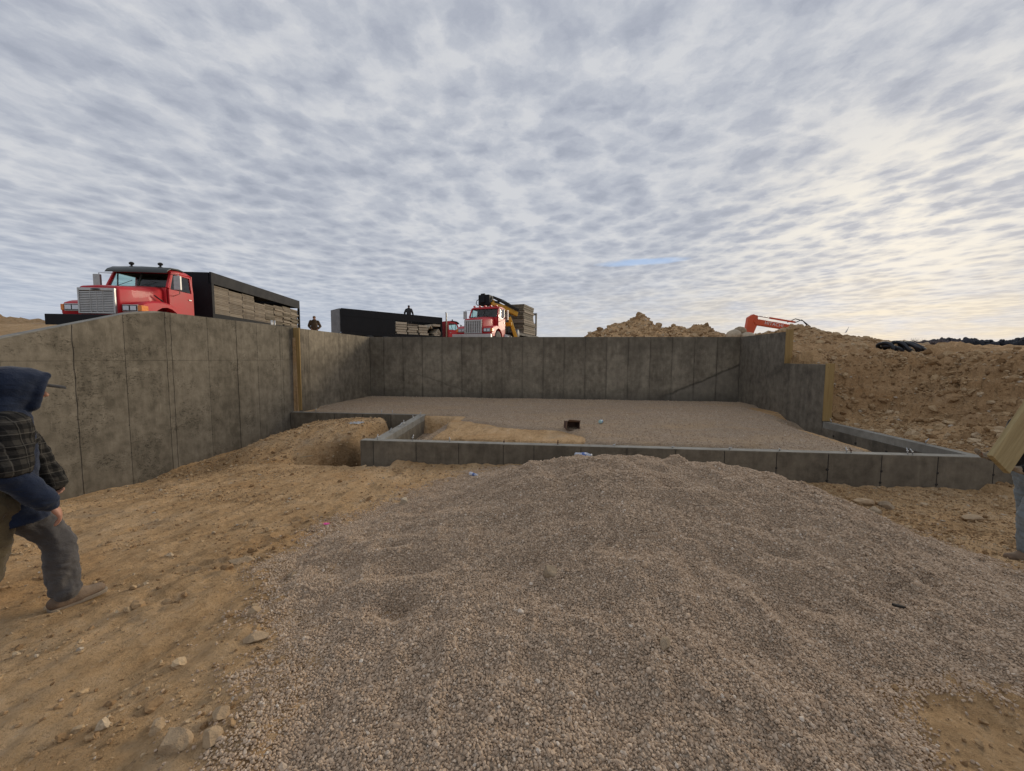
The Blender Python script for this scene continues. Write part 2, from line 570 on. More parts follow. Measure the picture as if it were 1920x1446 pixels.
def clay_material(name, far_field=False):
    m, k, b = new_mat(name)
    pos = k.node('ShaderNodeNewGeometry').outputs['Position']
    drag = k.scale(pos, (3.2, 0.75, 2.0), (0, 0, R(-8)))
    a = k.noise(pos, 0.55, 6, 0.62, 0.5)
    s = k.noise(drag, 1.5, 8, 0.68, 0.5)
    g = k.noise(pos, 11.0, 9, 0.72)
    f = k.math('ADD', k.math('ADD', k.math('MULTIPLY', a, 0.38), k.math('MULTIPLY', s, 0.36)), k.math('MULTIPLY', g, 0.30))
    c = k.ramp(f, [(0.36, (0.190, 0.112, 0.050)), (0.45, (0.455, 0.286, 0.140)), (0.53, (0.615, 0.400, 0.208)), (0.60, (0.67, 0.46, 0.262)), (0.70, (0.70, 0.535, 0.35))])
    # orange subsoil and grey shaly patches
    o = k.noise(k.vmath('ADD', pos, (4, 2, 7)), 0.8, 5, 0.6, 0.6)
    c = k.mix(k.math('MULTIPLY', k.map(o, 0.52, 0.68), 0.6), c, (0.52, 0.295, 0.125))
    q = k.noise(k.vmath('ADD', pos, (9, 5, 1)), 1.4, 7, 0.66)
    c = k.mix(k.math('MULTIPLY', k.map(q, 0.56, 0.70), 0.5), c, (0.36, 0.295, 0.215))
    sp = k.noise(k.scale(pos, (1, 0.7, 1)), 38.0, 5, 0.72)
    c = k.mix(k.math('MULTIPLY', k.map(sp, 0.56, 0.68), 0.55), c, (0.16, 0.10, 0.052))
    c = k.mix(k.math('MULTIPLY', k.map(sp, 0.42, 0.32), 0.4), c, (0.66, 0.54, 0.39))
    x, y, z = k.sep(pos)
    # the raw cut of the bank on the right is redder and darker
    bk = k.math('MULTIPLY', k.map(x, 8.1, 9.0), k.map(z, 0.3, 0.9))
    bn = k.noise(k.scale(pos, (1, 1, 2.2)), 2.6, 8, 0.72, 0.5)
    c = k.mix(k.math('MULTIPLY', bk, k.map(bn, 0.35, 0.62, 0.25, 0.85)), c, k.mix(k.map(bn, 0.35, 0.7), (0.24, 0.132, 0.060), (0.56, 0.36, 0.19)))
    # damp soil in the dug corner, painted darker still for the hollow's shade
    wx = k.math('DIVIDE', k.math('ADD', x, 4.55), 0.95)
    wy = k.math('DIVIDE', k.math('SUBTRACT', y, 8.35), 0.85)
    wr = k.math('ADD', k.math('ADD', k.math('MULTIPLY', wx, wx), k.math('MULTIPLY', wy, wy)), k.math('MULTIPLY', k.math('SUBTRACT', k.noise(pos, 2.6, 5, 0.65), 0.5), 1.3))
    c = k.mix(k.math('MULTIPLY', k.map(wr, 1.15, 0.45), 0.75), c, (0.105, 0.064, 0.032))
    if far_field:
        fld = k.map(k.vmath('LENGTH', pos), 55, 90)
        fc = k.mix(k.map(k.noise(pos, 0.05, 4, 0.6), 0.4, 0.6), (0.15, 0.145, 0.085), (0.21, 0.19, 0.12))
        c = k.mix(fld, c, fc)
    k.put(b.inputs['Base Color'], c)
    b.inputs['Roughness'].default_value = 0.95
    b.inputs['Specular IOR Level'].default_value = 0.15
    cr = k.voro(k.scale(pos, (1, 0.8, 1.2)), 14.0, 'F1')
    h = k.math('ADD', k.math('MULTIPLY', g, 1.0), k.math('MULTIPLY', s, 1.1))
    h = k.math('ADD', h, k.math('MULTIPLY', cr, 0.35))
    n1 = k.bump(h, 1.0, 0.075)
    n2 = k.bump(k.noise(pos, 60, 5, 0.7), 0.8, 0.012, n1)
    k.put(b.inputs['Normal'], n2)
    return m


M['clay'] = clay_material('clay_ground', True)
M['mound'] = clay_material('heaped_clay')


def clod_material(name, stops):
    m, k, b = new_mat(name)
    rnd = k.node('ShaderNodeObjectInfo').outputs['Random']
    pos = k.node('ShaderNodeNewGeometry').outputs['Position']
    n = k.noise(pos, 70, 4, 0.6)
    c = k.ramp(rnd, stops)
    c = k.mix(k.map(n, 0.35, 0.65), k.mix(0.35, c, (0, 0, 0)), c)
    k.put(b.inputs['Base Color'], c)
    b.inputs['Roughness'].default_value = 0.92
    b.inputs['Specular IOR Level'].default_value = 0.2
    return m


M['clod'] = clod_material('clay_clod', [(0, (0.27, 0.165, 0.080)), (0.35, (0.42, 0.275, 0.145)), (0.75, (0.52, 0.365, 0.205)), (0.96, (0.58, 0.44, 0.28)), (1, (0.50, 0.43, 0.34))])
M['pebble'] = clod_material('pea_gravel', [(0, (0.40, 0.285, 0.190)), (0.2, (0.50, 0.365, 0.248)), (0.55, (0.57, 0.425, 0.295)), (0.88, (0.62, 0.475, 0.34)), (0.98, (0.67, 0.54, 0.41)), (1, (0.76, 0.66, 0.54))])


def gravel_material(name, clayey=0.0):
    m, k, b = new_mat(name)
    pos = k.node('ShaderNodeNewGeometry').outputs['Position']
    v = k.node('ShaderNodeTexVoronoi', feature='F1')
    k.put(v.inputs['Vector'], pos)
    v.inputs['Scale'].default_value = 80.0
    rc = k.sep(v.outputs['Color'])[0]
    c = k.ramp(rc, [(0, (0.38, 0.272, 0.178)), (0.3, (0.50, 0.367, 0.25)), (0.65, (0.57, 0.43, 0.30)), (0.9, (0.62, 0.485, 0.35)), (1, (0.70, 0.59, 0.46))])
    c = k.mix(k.map(v.outputs['Distance'], 0.45, 0.9), c, (0.10, 0.072, 0.050))
    big = k.noise(pos, 0.7, 6, 0.65, 0.5)
    c = k.mix(k.math('MULTIPLY', k.map(big, 0.35, 0.62), 0.4), c, (0.48, 0.375, 0.27))
    mid = k.noise(k.scale(pos, (1, 1.6, 1)), 5.0, 6, 0.7)
    c = k.mix(k.map(mid, 0.40, 0.62, 0.14, 0.0), c, (0.20, 0.15, 0.105))
    if clayey:
        cl = k.noise(k.scale(pos, (0.5, 1.3, 1)), 1.1, 6, 0.66, 0.5)
        c = k.mix(k.math('MULTIPLY', k.map(cl, 0.46, 0.66), clayey), c, (0.50, 0.345, 0.20))
    k.put(b.inputs['Base Color'], c)
    b.inputs['Roughness'].default_value = 0.9
    b.inputs['Specular IOR Level'].default_value = 0.2
    h = k.math('SUBTRACT', k.math('MULTIPLY', mid, 2.0), v.outputs['Distance'])
    k.put(b.inputs['Normal'], k.bump(h, 0.9, 0.02))
    return m


M['gravel'] = gravel_material('gravel_bed')
M['gravel_floor'] = gravel_material('gravel_floor_bed', 0.75)


# ------------------------------------------------------------------ ground
WL, WR, WF = -8.43, 7.97, 16.75        # inner faces: tall left wall, right wall, far wall
FRONT = 7.715                          # outer face of the low front wall
PIT_L = -8.23                          # inner face of the left pit wall
Y_BACK = 11.50                         # outer face of the short low wall on the left


def stem_x(y):                         # left face of the short low wall that runs away from us
    return -3.84 - (y - 7.9) * 0.077


def h_ground(x, y):
    """height of the one ground sheet (clay, cut banks, grade, fields)"""
    n1 = fbm(x, y, 0.55, 5, 3)
    n2 = fbm(x * 1.5, y * 0.55, 2.2, 5, 9, 0.6)
    n3 = fbm(x, y, 6.0, 4, 15, 0.65)
    rdg = fbm(x * 1.3, y * 0.45, 1.6, 5, 22, 0.6, True)
    # --- dug-out yard in front of the house
    z = 0.50 - 0.083 * np.clip(y - 1.0, 0, 6.4)
    z = z - 0.20 * ss(2.5, 6.0, x) * ss(2.5, 6.0, y)
    z = z - 0.44 * ss(-5.6, -8.0, x) * ss(3.6, 5.6, y) * (1 - 0.30 * ss(6.5, 8.0, y)) * (1 - 0.4 * ss(8.5, 11.3, y))
    # plateau of spoil between the left wall and the low walls
    plat = ss(-8.3, -7.0, x + 0.25 * n1) * ss(-4.45, -4.80, x + 0.15 * n2) * ss(8.1, 9.7, y + 0.3 * n1 + 0.25 * ss(-6.0, -7.2, x) * 3) * ss(11.45, 10.9, y)
    z = z + 0.40 * plat
    # trench round the footing
    tr = np.maximum(ss(-6.1, -5.2, x + 0.3 * n1) * ss(7.20, 7.48, y + 0.12 * n2) * ss(8.75, 8.2, y + 0.2 * n1) * ss(-3.2, -4.0, x),
                    ss(-5.0, -4.6, x + 0.1 * n2) * ss(7.3, 7.6, y) * ss(-3.7, -3.95, x))
    tr = np.maximum(tr, ss(10.95, 11.2, y) * 0.7 * ss(-8.0, -6.5, x) * (y < 11.6))
    z = z - 1.0 * tr
    rough = 0.058 * n2 + 0.05 * n1 + 0.032 * n3 + 0.075 * rdg
    cl = ss(0.1, 0.45, fbm(x, y, 0.9, 3, 31))
    z = z + rough + 0.09 * cl * fbm(x, y, 8.0, 3, 33, 0.7)
    rr = ss(4.4, 5.2, x) * ss(3.2, 5.0, y)
    z = z + rr * (0.07 * fbm(x, y, 2.4, 4, 41, 0.65, True))
    # --- inside the house
    inside = ((x > stem_x(np.clip(y, 7.9, 11.5)) + 0.1) & (y > FRONT + 0.1) & (x < WR + 0.11) & (y < WF + 0.11)) | ((x > PIT_L - 0.11) & (y > Y_BACK + 0.11) & (x < WR + 0.11) & (y < WF + 0.11))
    zi = 0.385 + 0.02 * n2 + 0.012 * n3
    sx = stem_x(y) + 0.23
    wt = 1.02 + 0.22 * n1 + 0.08 * n2
    zi = zi - 0.95 * ss(sx + wt, sx + wt - 0.30, x) * ss(11.45, 11.0, y + 0.2 * n1)
    zi = zi - 0.35 * ss(8.28, 8.05, y + 0.12 * n2)
    zi = np.where(y > Y_BACK + 0.3, np.minimum(zi, 0.40), zi)
    zi = zi - 0.75 * ss(6.5, 7.25, x + 0.2 * n1) * ss(12.9, 12.0, y) - 0.3 * ss(7.2, 7.9, x) * ss(14.0, 13.0, y)
    z = np.where(inside, zi, z)
    # --- the cut bank on the right
    x0 = 8.75 + 1.6 * ss(8.2, 5.5, y) + 0.25 * n1
    u1 = np.clip((x - x0) / (2.9 + 0.5 * n1), 0, 1)
    u2 = np.clip((y - 11.75 + 0.25 * n1) / 0.95, 0, 1)
    tt = 1 - (1 - u1) * (1 - u2)
    tt = tt * tt * (3 - 2 * tt) * 0.6 + tt * 0.4
    bank = 0.38 + 1.90 * tt
    wgt = ss(0.05, 0.3, tt)
    # slumped lumps, one deeper gully
    bank = bank + wgt * (0.46 * fbm(x, y, 0.9, 5, 52, 0.6) + 0.42 * fbm(x, y, 1.9, 5, 57, 0.62, True) - 0.12 + 0.13 * n3 + 0.16 * fbm(x, y, 4.2, 3, 63, 0.6, True))
    gx = 9.55 + (y - 10.7) * -0.55
    lg = bank + 0.25 * n1 + 0.10 * n2
    stp = np.floor(lg / 0.34) * 0.34 + 0.34 * ss(0.55, 1.0, lg / 0.34 - np.floor(lg / 0.34))
    bank = bank + wgt * 0.55 * (stp - lg) * ss(2.3, 1.9, bank)
    bank = bank - 0.6 * np.exp(-((x - gx) / 0.22) ** 2) * ss(9.4, 10.1, y) * ss(12.0, 11.2, y) * ss(0.1, 0.4, tt)
    rise = 0.55 * ss(14.5, 19.0, y) * ss(60, 20, x) + 0.024 * np.clip(np.hypot(x, y) - 45, 0, 600)
    bank = bank + rise - 0.035 * np.clip(x - 11.5, 0, 8) * ss(14, 9, y)
    right = (x > WR + 0.11) & (y > 3.0)
    low = ss(3.0, 5.5, y)
    z = np.where(right, (0.0 + 0.2 * ss(7.6, 7.9, y)) * (1 - low) + low * np.where(y > FRONT + 0.1, bank, np.minimum(bank, bank) - 0.45 * ss(0.35, 0.0, tt)), z)
    # --- grade behind the far wall and left of the tall wall
    up = 2.86 + 0.10 * n1 + 0.03 * n2 + 0.024 * np.clip(np.hypot(x, y) - 45, 0, 600)
    mix = ss(8.3, 12.5, x)
    z = np.where((y > WF + 0.11) & (x <= WR + 0.11), up, z)
    z = np.where((y > WF + 0.11) & (x > WR + 0.11), z * 0 + np.maximum(bank * mix + up * (1 - mix), bank * mix + up * (1 - mix)), z)
    lft = np.clip(0.85 + 0.32 * (y - 0.5), 0.3, 2.86) + 0.06 * n1
    lft = lft + 0.75 * np.exp(-((x + 21) / 4.5) ** 2 - ((y - 12.0) / 4.5) ** 2) * (1 + 0.35 * n2) + 0.16 * ss(-14, -18, x) * n2
    xl = np.where(y > 11.7, PIT_L - 0.11, WL - 0.11)
    z = np.where((x < xl) & (y < WF + 0.11), lft, z)
    return z


def spaced(a, b, s):
    return list(np.linspace(a, b, max(1, int(round((b - a) / s))) + 1))


def merge(*ls):
    v = sorted(set(round(float(q), 4) for l in ls for q in l))
    o = [v[0]]
    for q in v[1:]:
        if q - o[-1] > 0.004:
            o.append(q)
    return np.array(o)


def grow(a, b, s, k):
    o, q = [], a
    while abs(q - a) < abs(b - a):
        q += s if b > a else -s
        s *= k
        o.append(q)
    return o


def grid_mesh(name, xs, ys, Z, mat, parent=None, keep=None):
    nx, ny = len(xs), len(ys)
    X, Y = np.meshgrid(xs, ys)
    co = np.stack([X, Y, Z], -1).reshape(-1, 3).astype(np.float32)
    i = np.arange(nx - 1)[None, :] + np.arange(ny - 1)[:, None] * nx
    q = np.stack([i, i + 1, i + nx + 1, i + nx], -1).reshape(-1, 4)
    if keep is not None:
        kv = keep.reshape(-1)
        q = q[kv[q].any(1)]
        used = np.zeros(len(co), bool)
        used[q.reshape(-1)] = True
        new = np.cumsum(used) - 1
        co = co[used]
        q = new[q]
    me = bpy.data.meshes.new(name)
    me.vertices.add(len(co))
    me.vertices.foreach_set('co', co.reshape(-1))
    me.loops.add(len(q) * 4)
    me.loops.foreach_set('vertex_index', q.reshape(-1).astype(np.int32))
    me.polygons.add(len(q))
    me.polygons.foreach_set('loop_start', np.arange(0, len(q) * 4, 4, dtype=np.int32))
    me.polygons.foreach_set('use_smooth', np.ones(len(q), bool))
    me.update(calc_edges=True)
    me.materials.append(mat)
    return link(bpy.data.objects.new(name, me), parent)


gx = merge(spaced(-8.40, 8.0, 0.042), [-8.60, -8.48, -8.36, 8.02, 8.14], spaced(8.2, 16.5, 0.055), grow(16.5, 3000, 0.07, 1.16), spaced(-24, -8.64, 0.2), grow(-24, -3000, 0.3, 1.25))
gy = merge(spaced(0.5, 7.74, 0.036), [7.76, 7.86], spaced(7.9, 16.76, 0.055), [16.80, 16.92], spaced(17, 22, 0.12), grow(22, 3000, 0.16, 1.16), grow(0.5, -300, 0.1, 1.35))
GX, GY = np.meshgrid(gx, gy)
GZ = h_ground(GX, GY)
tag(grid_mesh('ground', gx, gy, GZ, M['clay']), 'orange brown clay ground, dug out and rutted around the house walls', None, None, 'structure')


def ground_z(x, y):
    return float(h_ground(np.array([[x]], float), np.array([[y]], float))[0, 0])


# ------------------------------------------------------------------ gravel bed on the floor of the house
def h_floor(x, y):
    n1 = fbm(x, y, 0.6, 5, 71)
    n2 = fbm(x, y, 3.0, 4, 75, 0.6)
    z = 0.455 + 0.03 * n1 + 0.018 * n2
    z = z + 0.17 * np.exp(-((x - 3.6) / 1.9) ** 2 - ((y - 11.3) / 1.1) ** 2) * (1 + 0.5 * n1)
    z = z + 0.07 * np.exp(-((x - 5.2) / 1.2) ** 2 - ((y - 9.0) / 0.9) ** 2)
    z = z - 0.75 * ss(6.35, 7.7, x + 0.15 * n1) * ss(13.2, 11.0, y) - 0.10 * ss(5.2, 6.8, x) * ss(12, 9, y)
    z = z - 0.27 * ss(7.0, 8.0, x + 0.25 * n1) * ss(15.5, 14.4, y) * ss(9.2, 12.3, y)
    # bare clay strip beside the low walls
    cx = -2.75 + 0.2 * n1
    clear = ss(10.9 - 1.05 * ss(-2.6, -0.6, x) + 0.35 * n1, 10.3 - 1.05 * ss(-2.6, -0.6, x) + 0.35 * n1, y) * ss(0.95 + 0.5 * n1, 0.1 + 0.5 * n1, x - (9.0 - y) * 0.25)
    clear = np.maximum(clear, ss(cx + 0.35, cx - 0.05, x) * ss(11.7, 11.35, y))
    z = z - 0.22 * clear
    z = z - 0.30 * ss(8.14, 7.98, y) * ss(4.8, 3.0, x)
    z = z - 0.35 * ss(-3.0, -3.35, x) * ss(11.62, 11.3, y)
    z = z - 0.07 * ss(8.35, 7.95, y)
    # gap left beside the footing in the corners
    z = z - 0.20 * ss(-7.75, -8.1, x) * ss(12.9, 12.3, y + 0.3 * n2)
    z = z - 0.08 * ss(16.55, 16.72, y)
    return z


fx = np.array(spaced(PIT_L - 0.06, WR + 0.06, 0.05))
fy = np.array(spaced(FRONT + 0.205, WF + 0.06, 0.05))
FX, FY = np.meshgrid(fx, fy)
FZ = h_floor(FX, FY)
keepf = ((FX > stem_x(np.clip(FY, 7.9, 11.5)) + 0.12) | (FY > Y_BACK + 0.1)) & (FZ > h_ground(FX, FY) - 0.06)
floor = tag(grid_mesh('gravel_floor', fx, fy, FZ, M['gravel_floor'], keep=keepf), 'bed of grey brown gravel levelled between the foundation walls', None, None, 'structure')


def floor_z(x, y):
    return float(max(h_floor(np.array([[x]], float), np.array([[y]], float))[0, 0], ground_z(x, y)))


# ------------------------------------------------------------------ gravel heap in front
DIMPLES = [(random.uniform(-2.0, 3.9), random.uniform(2.0, 5.6), random.uniform(.10, .24), random.uniform(.015, .04)) for _ in range(46)]


def h_pile(x, y):
    n1 = fbm(x, y, 0.7, 5, 81)
    n2 = fbm(x, y, 2.1, 4, 85, 0.6)
    # outline: polar radius round a centre
    cx, cy = 0.95, 3.75
    ang = np.arctan2(y - cy, x - cx)
    key = np.radians([-180, -158, -141, -125, -105, -85, -60, -42, -20, 0, 22, 40, 62, 90, 118, 140, 158, 180])
    rad = np.array([3.45, 3.30, 3.15, 3.45, 3.6, 2.55, 1.90, 2.35, 3.05, 3.5, 3.75, 3.75, 3.9, 4.1, 4.2, 3.65, 3.45, 3.45])
    rr = np.interp(ang, key, rad) * (1 + 0.05 * n1 + 0.03 * n2)
    q = np.hypot(x - cx, y - cy) / rr
    dome = np.clip(1 - q, -0.25, 1)
    base = h_ground(x, y)
    ridge = np.exp(-((y - 5.0) / 1.35) ** 2) * ss(-1.7, 0.2, x) * ss(4.6, 2.6, x)
    z = base + 0.40 * dome + 0.46 * ridge * ss(0, 0.22, dome)
    z = z - 0.02 + 0.07 * n1 * ss(0, 0.2, dome) + 0.040 * n2 * ss(0, .15, dome)
    spoke = fbm(ang * 1.9 + 0.25 * n1, q * 0.5, 2.2, 3, 95, 0.6, True)
    z = z + 0.09 * (spoke - .25) * ss(0.05, .3, dome) * ss(1.0, 0.5, dome)
    # gouges left by shovels and feet
    for (ax, ay, r, dpt) in ((1.95, 3.25, .13, .07), (1.85, 2.75, .16, .05), (3.45, 4.15, .2, .09), (3.15, 4.5, .16, .09), (1.35, 4.1, .12, .05), (2.55, 2.9, .14, .04), (0.05, 4.6, .3, .05), (0.3, 3.7, .25, .035), (-1.0, 4.4, .3, .04), (2.3, 5.2, .2, .05), (-.4, 5.5, .3, .05)) + tuple(DIMPLES):
        e = ((x - ax) / (r * 1.5)) ** 2 + ((y - ay) / r) ** 2
        dpt = dpt * 1.5
        z = z - dpt * np.exp(-e) + dpt * 0.45 * np.exp(-((x - ax) / (r * 1.5)) ** 2 - ((y - ay + r * 1.3) / r) ** 2)
    # low lumps along the crest
    z = z + 0.05 * fbm(x, y, 1.6, 3, 91) * ridge * 2
    return z, q


px_ = np.array(spaced(-3.6, 5.6, 0.036))
py_ = np.array(spaced(0.3, 7.70, 0.036))
PX, PY = np.meshgrid(px_, py_)
PZ, PQ = h_pile(PX, PY)
PZ = np.where(PQ > 1.12, PZ - 0.2, PZ)
pile = grid_mesh('gravel_pile', px_, py_, PZ, M['gravel'], keep=PQ < 1.06)
tag(pile, 'broad heap of grey brown pea gravel spread in front of the low wall', 'gravel pile')
PG = h_ground(PX, PY)


def bil(Z, xs, ys, x, y):
    i = np.clip(np.searchsorted(xs, x) - 1, 0, len(xs) - 2)
    j = np.clip(np.searchsorted(ys, y) - 1, 0, len(ys) - 2)
    u = (x - xs[i]) / (xs[i + 1] - xs[i])
    v = (y - ys[j]) / (ys[j + 1] - ys[j])
    return Z[j, i] * (1 - u) * (1 - v) + Z[j, i + 1] * u * (1 - v) + Z[j + 1, i] * (1 - u) * v + Z[j + 1, i + 1] * u * v


def surf_z(x, y):
    g = ground_z(x, y)
    if -3.5 < x < 5.5 and 0.4 < y < 7.6:
        g = max(g, float(bil(PZ, px_, py_, np.array([x]), np.array([y]))[0]))
    return g


# ------------------------------------------------------------------ stones scattered with geometry nodes
def stone_nodes(name, mat, subdiv, lump, nvar=4):
    ng = bpy.data.node_groups.new(name, 'GeometryNodeTree')
    ng.interface.new_socket('Geometry', in_out='INPUT', socket_type='NodeSocketGeometry')
    ng.interface.new_socket('Geometry', in_out='OUTPUT', socket_type='NodeSocketGeometry')
    N, L = ng.nodes, ng.links
    gi, go = N.new('NodeGroupInput'), N.new('NodeGroupOutput')
    jn = N.new('GeometryNodeJoinGeometry')
    for i in range(nvar):
        ico = N.new('GeometryNodeMeshIcoSphere')
        ico.inputs['Radius'].default_value = 0.5
        ico.inputs['Subdivisions'].default_value = subdiv
        nz = N.new('ShaderNodeTexNoise')
        nz.noise_dimensions = '4D'
        nz.inputs['W'].default_value = 3.7 * i + 1
        nz.inputs['Scale'].default_value = 1.5 if subdiv < 2 else 2.2
        nz.inputs['Detail'].default_value = 1.5
        sub = N.new('ShaderNodeVectorMath')
        sub.operation = 'SUBTRACT'
        sub.inputs[1].default_value = (0.5, 0.5, 0.5)
        L.new(nz.outputs['Color'], sub.inputs[0])
        mul = N.new('ShaderNodeVectorMath')
        mul.operation = 'SCALE'
        mul.inputs['Scale'].default_value = lump
        L.new(sub.outputs[0], mul.inputs[0])
        sp = N.new('GeometryNodeSetPosition')
        L.new(ico.outputs['Mesh'], sp.inputs['Geometry'])
        L.new(mul.outputs[0], sp.inputs['Offset'])
        sm = N.new('GeometryNodeSetMaterial')
        sm.inputs['Material'].default_value = mat
        L.new(sp.outputs[0], sm.inputs[0])
        ti = N.new('GeometryNodeGeometryToInstance')
        L.new(sm.outputs[0], ti.inputs[0])
        L.new(ti.outputs[0], jn.inputs[0])
    ip = N.new('GeometryNodeInstanceOnPoints')
    ip.inputs['Pick Instance'].default_value = True
    L.new(gi.outputs[0], ip.inputs['Points'])
    L.new(jn.outputs[0], ip.inputs['Instance'])
    for nm, typ, sock in (('pick', 'INT', 'Instance Index'), ('rot', 'FLOAT_VECTOR', 'Rotation'), ('scl', 'FLOAT_VECTOR', 'Scale')):
        at = N.new('GeometryNodeInputNamedAttribute')
        at.data_type = typ
        at.inputs['Name'].default_value = nm
        L.new([o for o in at.outputs if o.enabled][0], ip.inputs[sock])
    L.new(ip.outputs[0], go.inputs[0])
    return ng


def scatter(name, pts, size, mat, subdiv=1, lump=0.5, flat=(0.55, 0.85), parent=None, tilt=0.5):
    n = len(pts)
    me = bpy.data.meshes.new(name)
    me.vertices.add(n)
    me.vertices.foreach_set('co', np.asarray(pts, np.float32).reshape(-1))
    at = me.attributes.new('pick', 'INT', 'POINT')
    at.data.foreach_set('value', RNG.integers(0, 4, n).astype(np.int32))
    at = me.attributes.new('rot', 'FLOAT_VECTOR', 'POINT')
    r = np.stack([RNG.normal(0, tilt, n), RNG.normal(0, tilt, n), RNG.uniform(0, 6.28, n)], -1)
    at.data.foreach_set('vector', r.astype(np.float32).reshape(-1))
    at = me.attributes.new('scl', 'FLOAT_VECTOR', 'POINT')
    s = np.stack([size * RNG.uniform(0.9, 1.35, n), size * RNG.uniform(0.75, 1.1, n), size * RNG.uniform(*flat, n)], -1)
    at.data.foreach_set('vector', s.astype(np.float32).reshape(-1))
    o = link(bpy.data.objects.new(name, me), parent)
    md = o.modifiers.new('stones', 'NODES')
    md.node_group = stone_nodes(name + '_nodes', mat, subdiv, lump)
    o['kind'] = 'stuff'
    return o


# pea gravel over the heap, thinning out past its edge
def jitter_grid(x0, x1, y0, y1, st):
    a_, b_ = np.meshgrid(np.arange(x0, x1, st), np.arange(y0, y1, st))
    return (a_ + RNG.uniform(-st, st, a_.shape) * 0.55).ravel(), (b_ + RNG.uniform(-st, st, b_.shape) * 0.55).ravel(), np.full(a_.size, st)


parts_ = [jitter_grid(-3.5, 5.5, 0.45, 3.4, 0.0116), jitter_grid(-3.5, 5.5, 3.4, 7.65, 0.0135)]
jx, jy, js = (np.concatenate([p_[q] for p_ in parts_]) for q in range(3))
jq = bil(PQ, px_, py_, jx, jy)
jn = perlin(jx * 2.2, jy * 2.2, 5) * 0.07 + perlin(jx * 7, jy * 7, 6) * 0.05
pr = np.where(jq + jn < 0.985, 1.0, np.exp(-(jq + jn - 0.985) / 0.028))
inview = (np.abs(jx + 0.0978 * jy) < 1.5 * jy + 0.3) & (jy > 1.0)
sel = (RNG.random(jx.shape) < pr) & inview
jx, jy, js = jx[sel], jy[sel], js[sel]
jz = np.maximum(bil(PZ, px_, py_, jx, jy), bil(PG, px_, py_, jx, jy))
size = js * RNG.lognormal(math.log(1.12), 0.32, len(jx))
g_ = scatter('gravel', np.stack([jx, jy, jz + 0.003], -1), size, M['pebble'], 1, 0.55, parent=pile)

# clay clods and small stones on the bare clay
n = 210000
cx_, cy_ = RNG.uniform(-8.4, 9.0, n), RNG.uniform(0.8, 7.6, n) ** 1.0
den = ss(0.02, 0.5, fbm(cx_, cy_, 0.9, 4, 101, 0.6)) ** 1.3 * 0.9 + 0.10 + 0.5 * ss(4.3, 5.0, cx_)
qq = np.ones(n) * 9
inn = (cx_ > -3.55) & (cx_ < 5.5) & (cy_ > 0.4)
qq[inn] = bil(PQ, px_, py_, cx_[inn], cy_[inn])
ok = (RNG.random(n) < den) & (qq > 0.99) & (cx_ < 8.0)
cx_, cy_ = cx_[ok], cy_[ok]
s1 = np.clip(RNG.lognormal(math.log(0.0100), 0.66, len(cx_)), 0.005, 0.08)
z1 = h_ground(cx_, cy_) + s1 * 0.12
# lumps on the plateau of spoil, in the house and on the right bank
n = 45000
bx, by = RNG.uniform(8.25, 15.5, n), RNG.uniform(7.0, 15.5, n)
ok = RNG.random(n) < 0.25 + ss(0.0, 0.4, fbm(bx, by, 1.3, 4, 105, 0.6))
bx, by = bx[ok], by[ok]
s2 = np.clip(RNG.lognormal(math.log(0.036), 0.66, len(bx)), 0.012, 0.24)
z2 = h_ground(bx, by) + s2 * 0.1
n = 5000
ex, ey = RNG.uniform(-8.3, -4.2, n), RNG.uniform(7.2, 11.4, n)
s3 = np.clip(RNG.lognormal(math.log(0.018), 0.6, n), 0.008, 0.09)
z3 = h_ground(ex, ey) + s3 * 0.1
xs_, ys_, zs_, ss_ = np.r_[cx_, bx, ex], np.r_[cy_, by, ey], np.r_[z1, z2, z3], np.r_[s1, s2, s3]
tag(scatter('clay_rubble', np.stack([xs_, ys_, zs_], -1), ss_, M['clod'], 2, 1.0, (0.5, 0.85)), 'loose clods and crumbs of pale clay strewn over the ground')

# a thin scatter of bigger pebbles on the house floor
n = 42000
ax_, ay_ = RNG.uniform(-8.1, 7.9, n), RNG.uniform(7.95, 16.6, n)
fz_, gz_ = h_floor(ax_, ay_), h_ground(ax_, ay_)
okx = (fz_ > gz_ - 0.01) & ((ax_ > stem_x(np.clip(ay_, 7.9, 11.5)) + 0.3) | (ay_ > Y_BACK + 0.3))
ax_, ay_, fz_ = ax_[okx], ay_[okx], fz_[okx]
tag(scatter('floor_gravel', np.stack([ax_, ay_, fz_ + 0.004], -1), RNG.lognormal(math.log(0.022), 0.3, len(ax_)), M['pebble'], 1, 0.55), 'loose pebbles on the gravel floor between the walls')

# ------------------------------------------------------------------ concrete walls
WALL_TH = 0.225


def panel_mesh(poly, th, c=0.0035):
    """slab whose outline is poly (s, z), face at depth 0, chamfered rim; d grows into the wall"""
    cx = sum(p[0] for p in poly) / len(poly)
    cz = sum(p[1] for p in poly) / len(poly)
    inner = []
    for s, z_ in poly:
        inner.append((s + math.copysign(c, cx - s), z_ + math.copysign(c, cz - z_)))
    n = len(poly)
    vs = [(s, 0.0, z_) for s, z_ in inner] + [(s, c, z_) for s, z_ in poly] + [(s, th, z_) for s, z_ in poly]
    fs = [tuple(range(n))]
    for k in (0, n):
        fs += [(k + i, k + n + i, k + n + (i + 1) % n, k + (i + 1) % n) for i in range(n)]
    return vs, fs


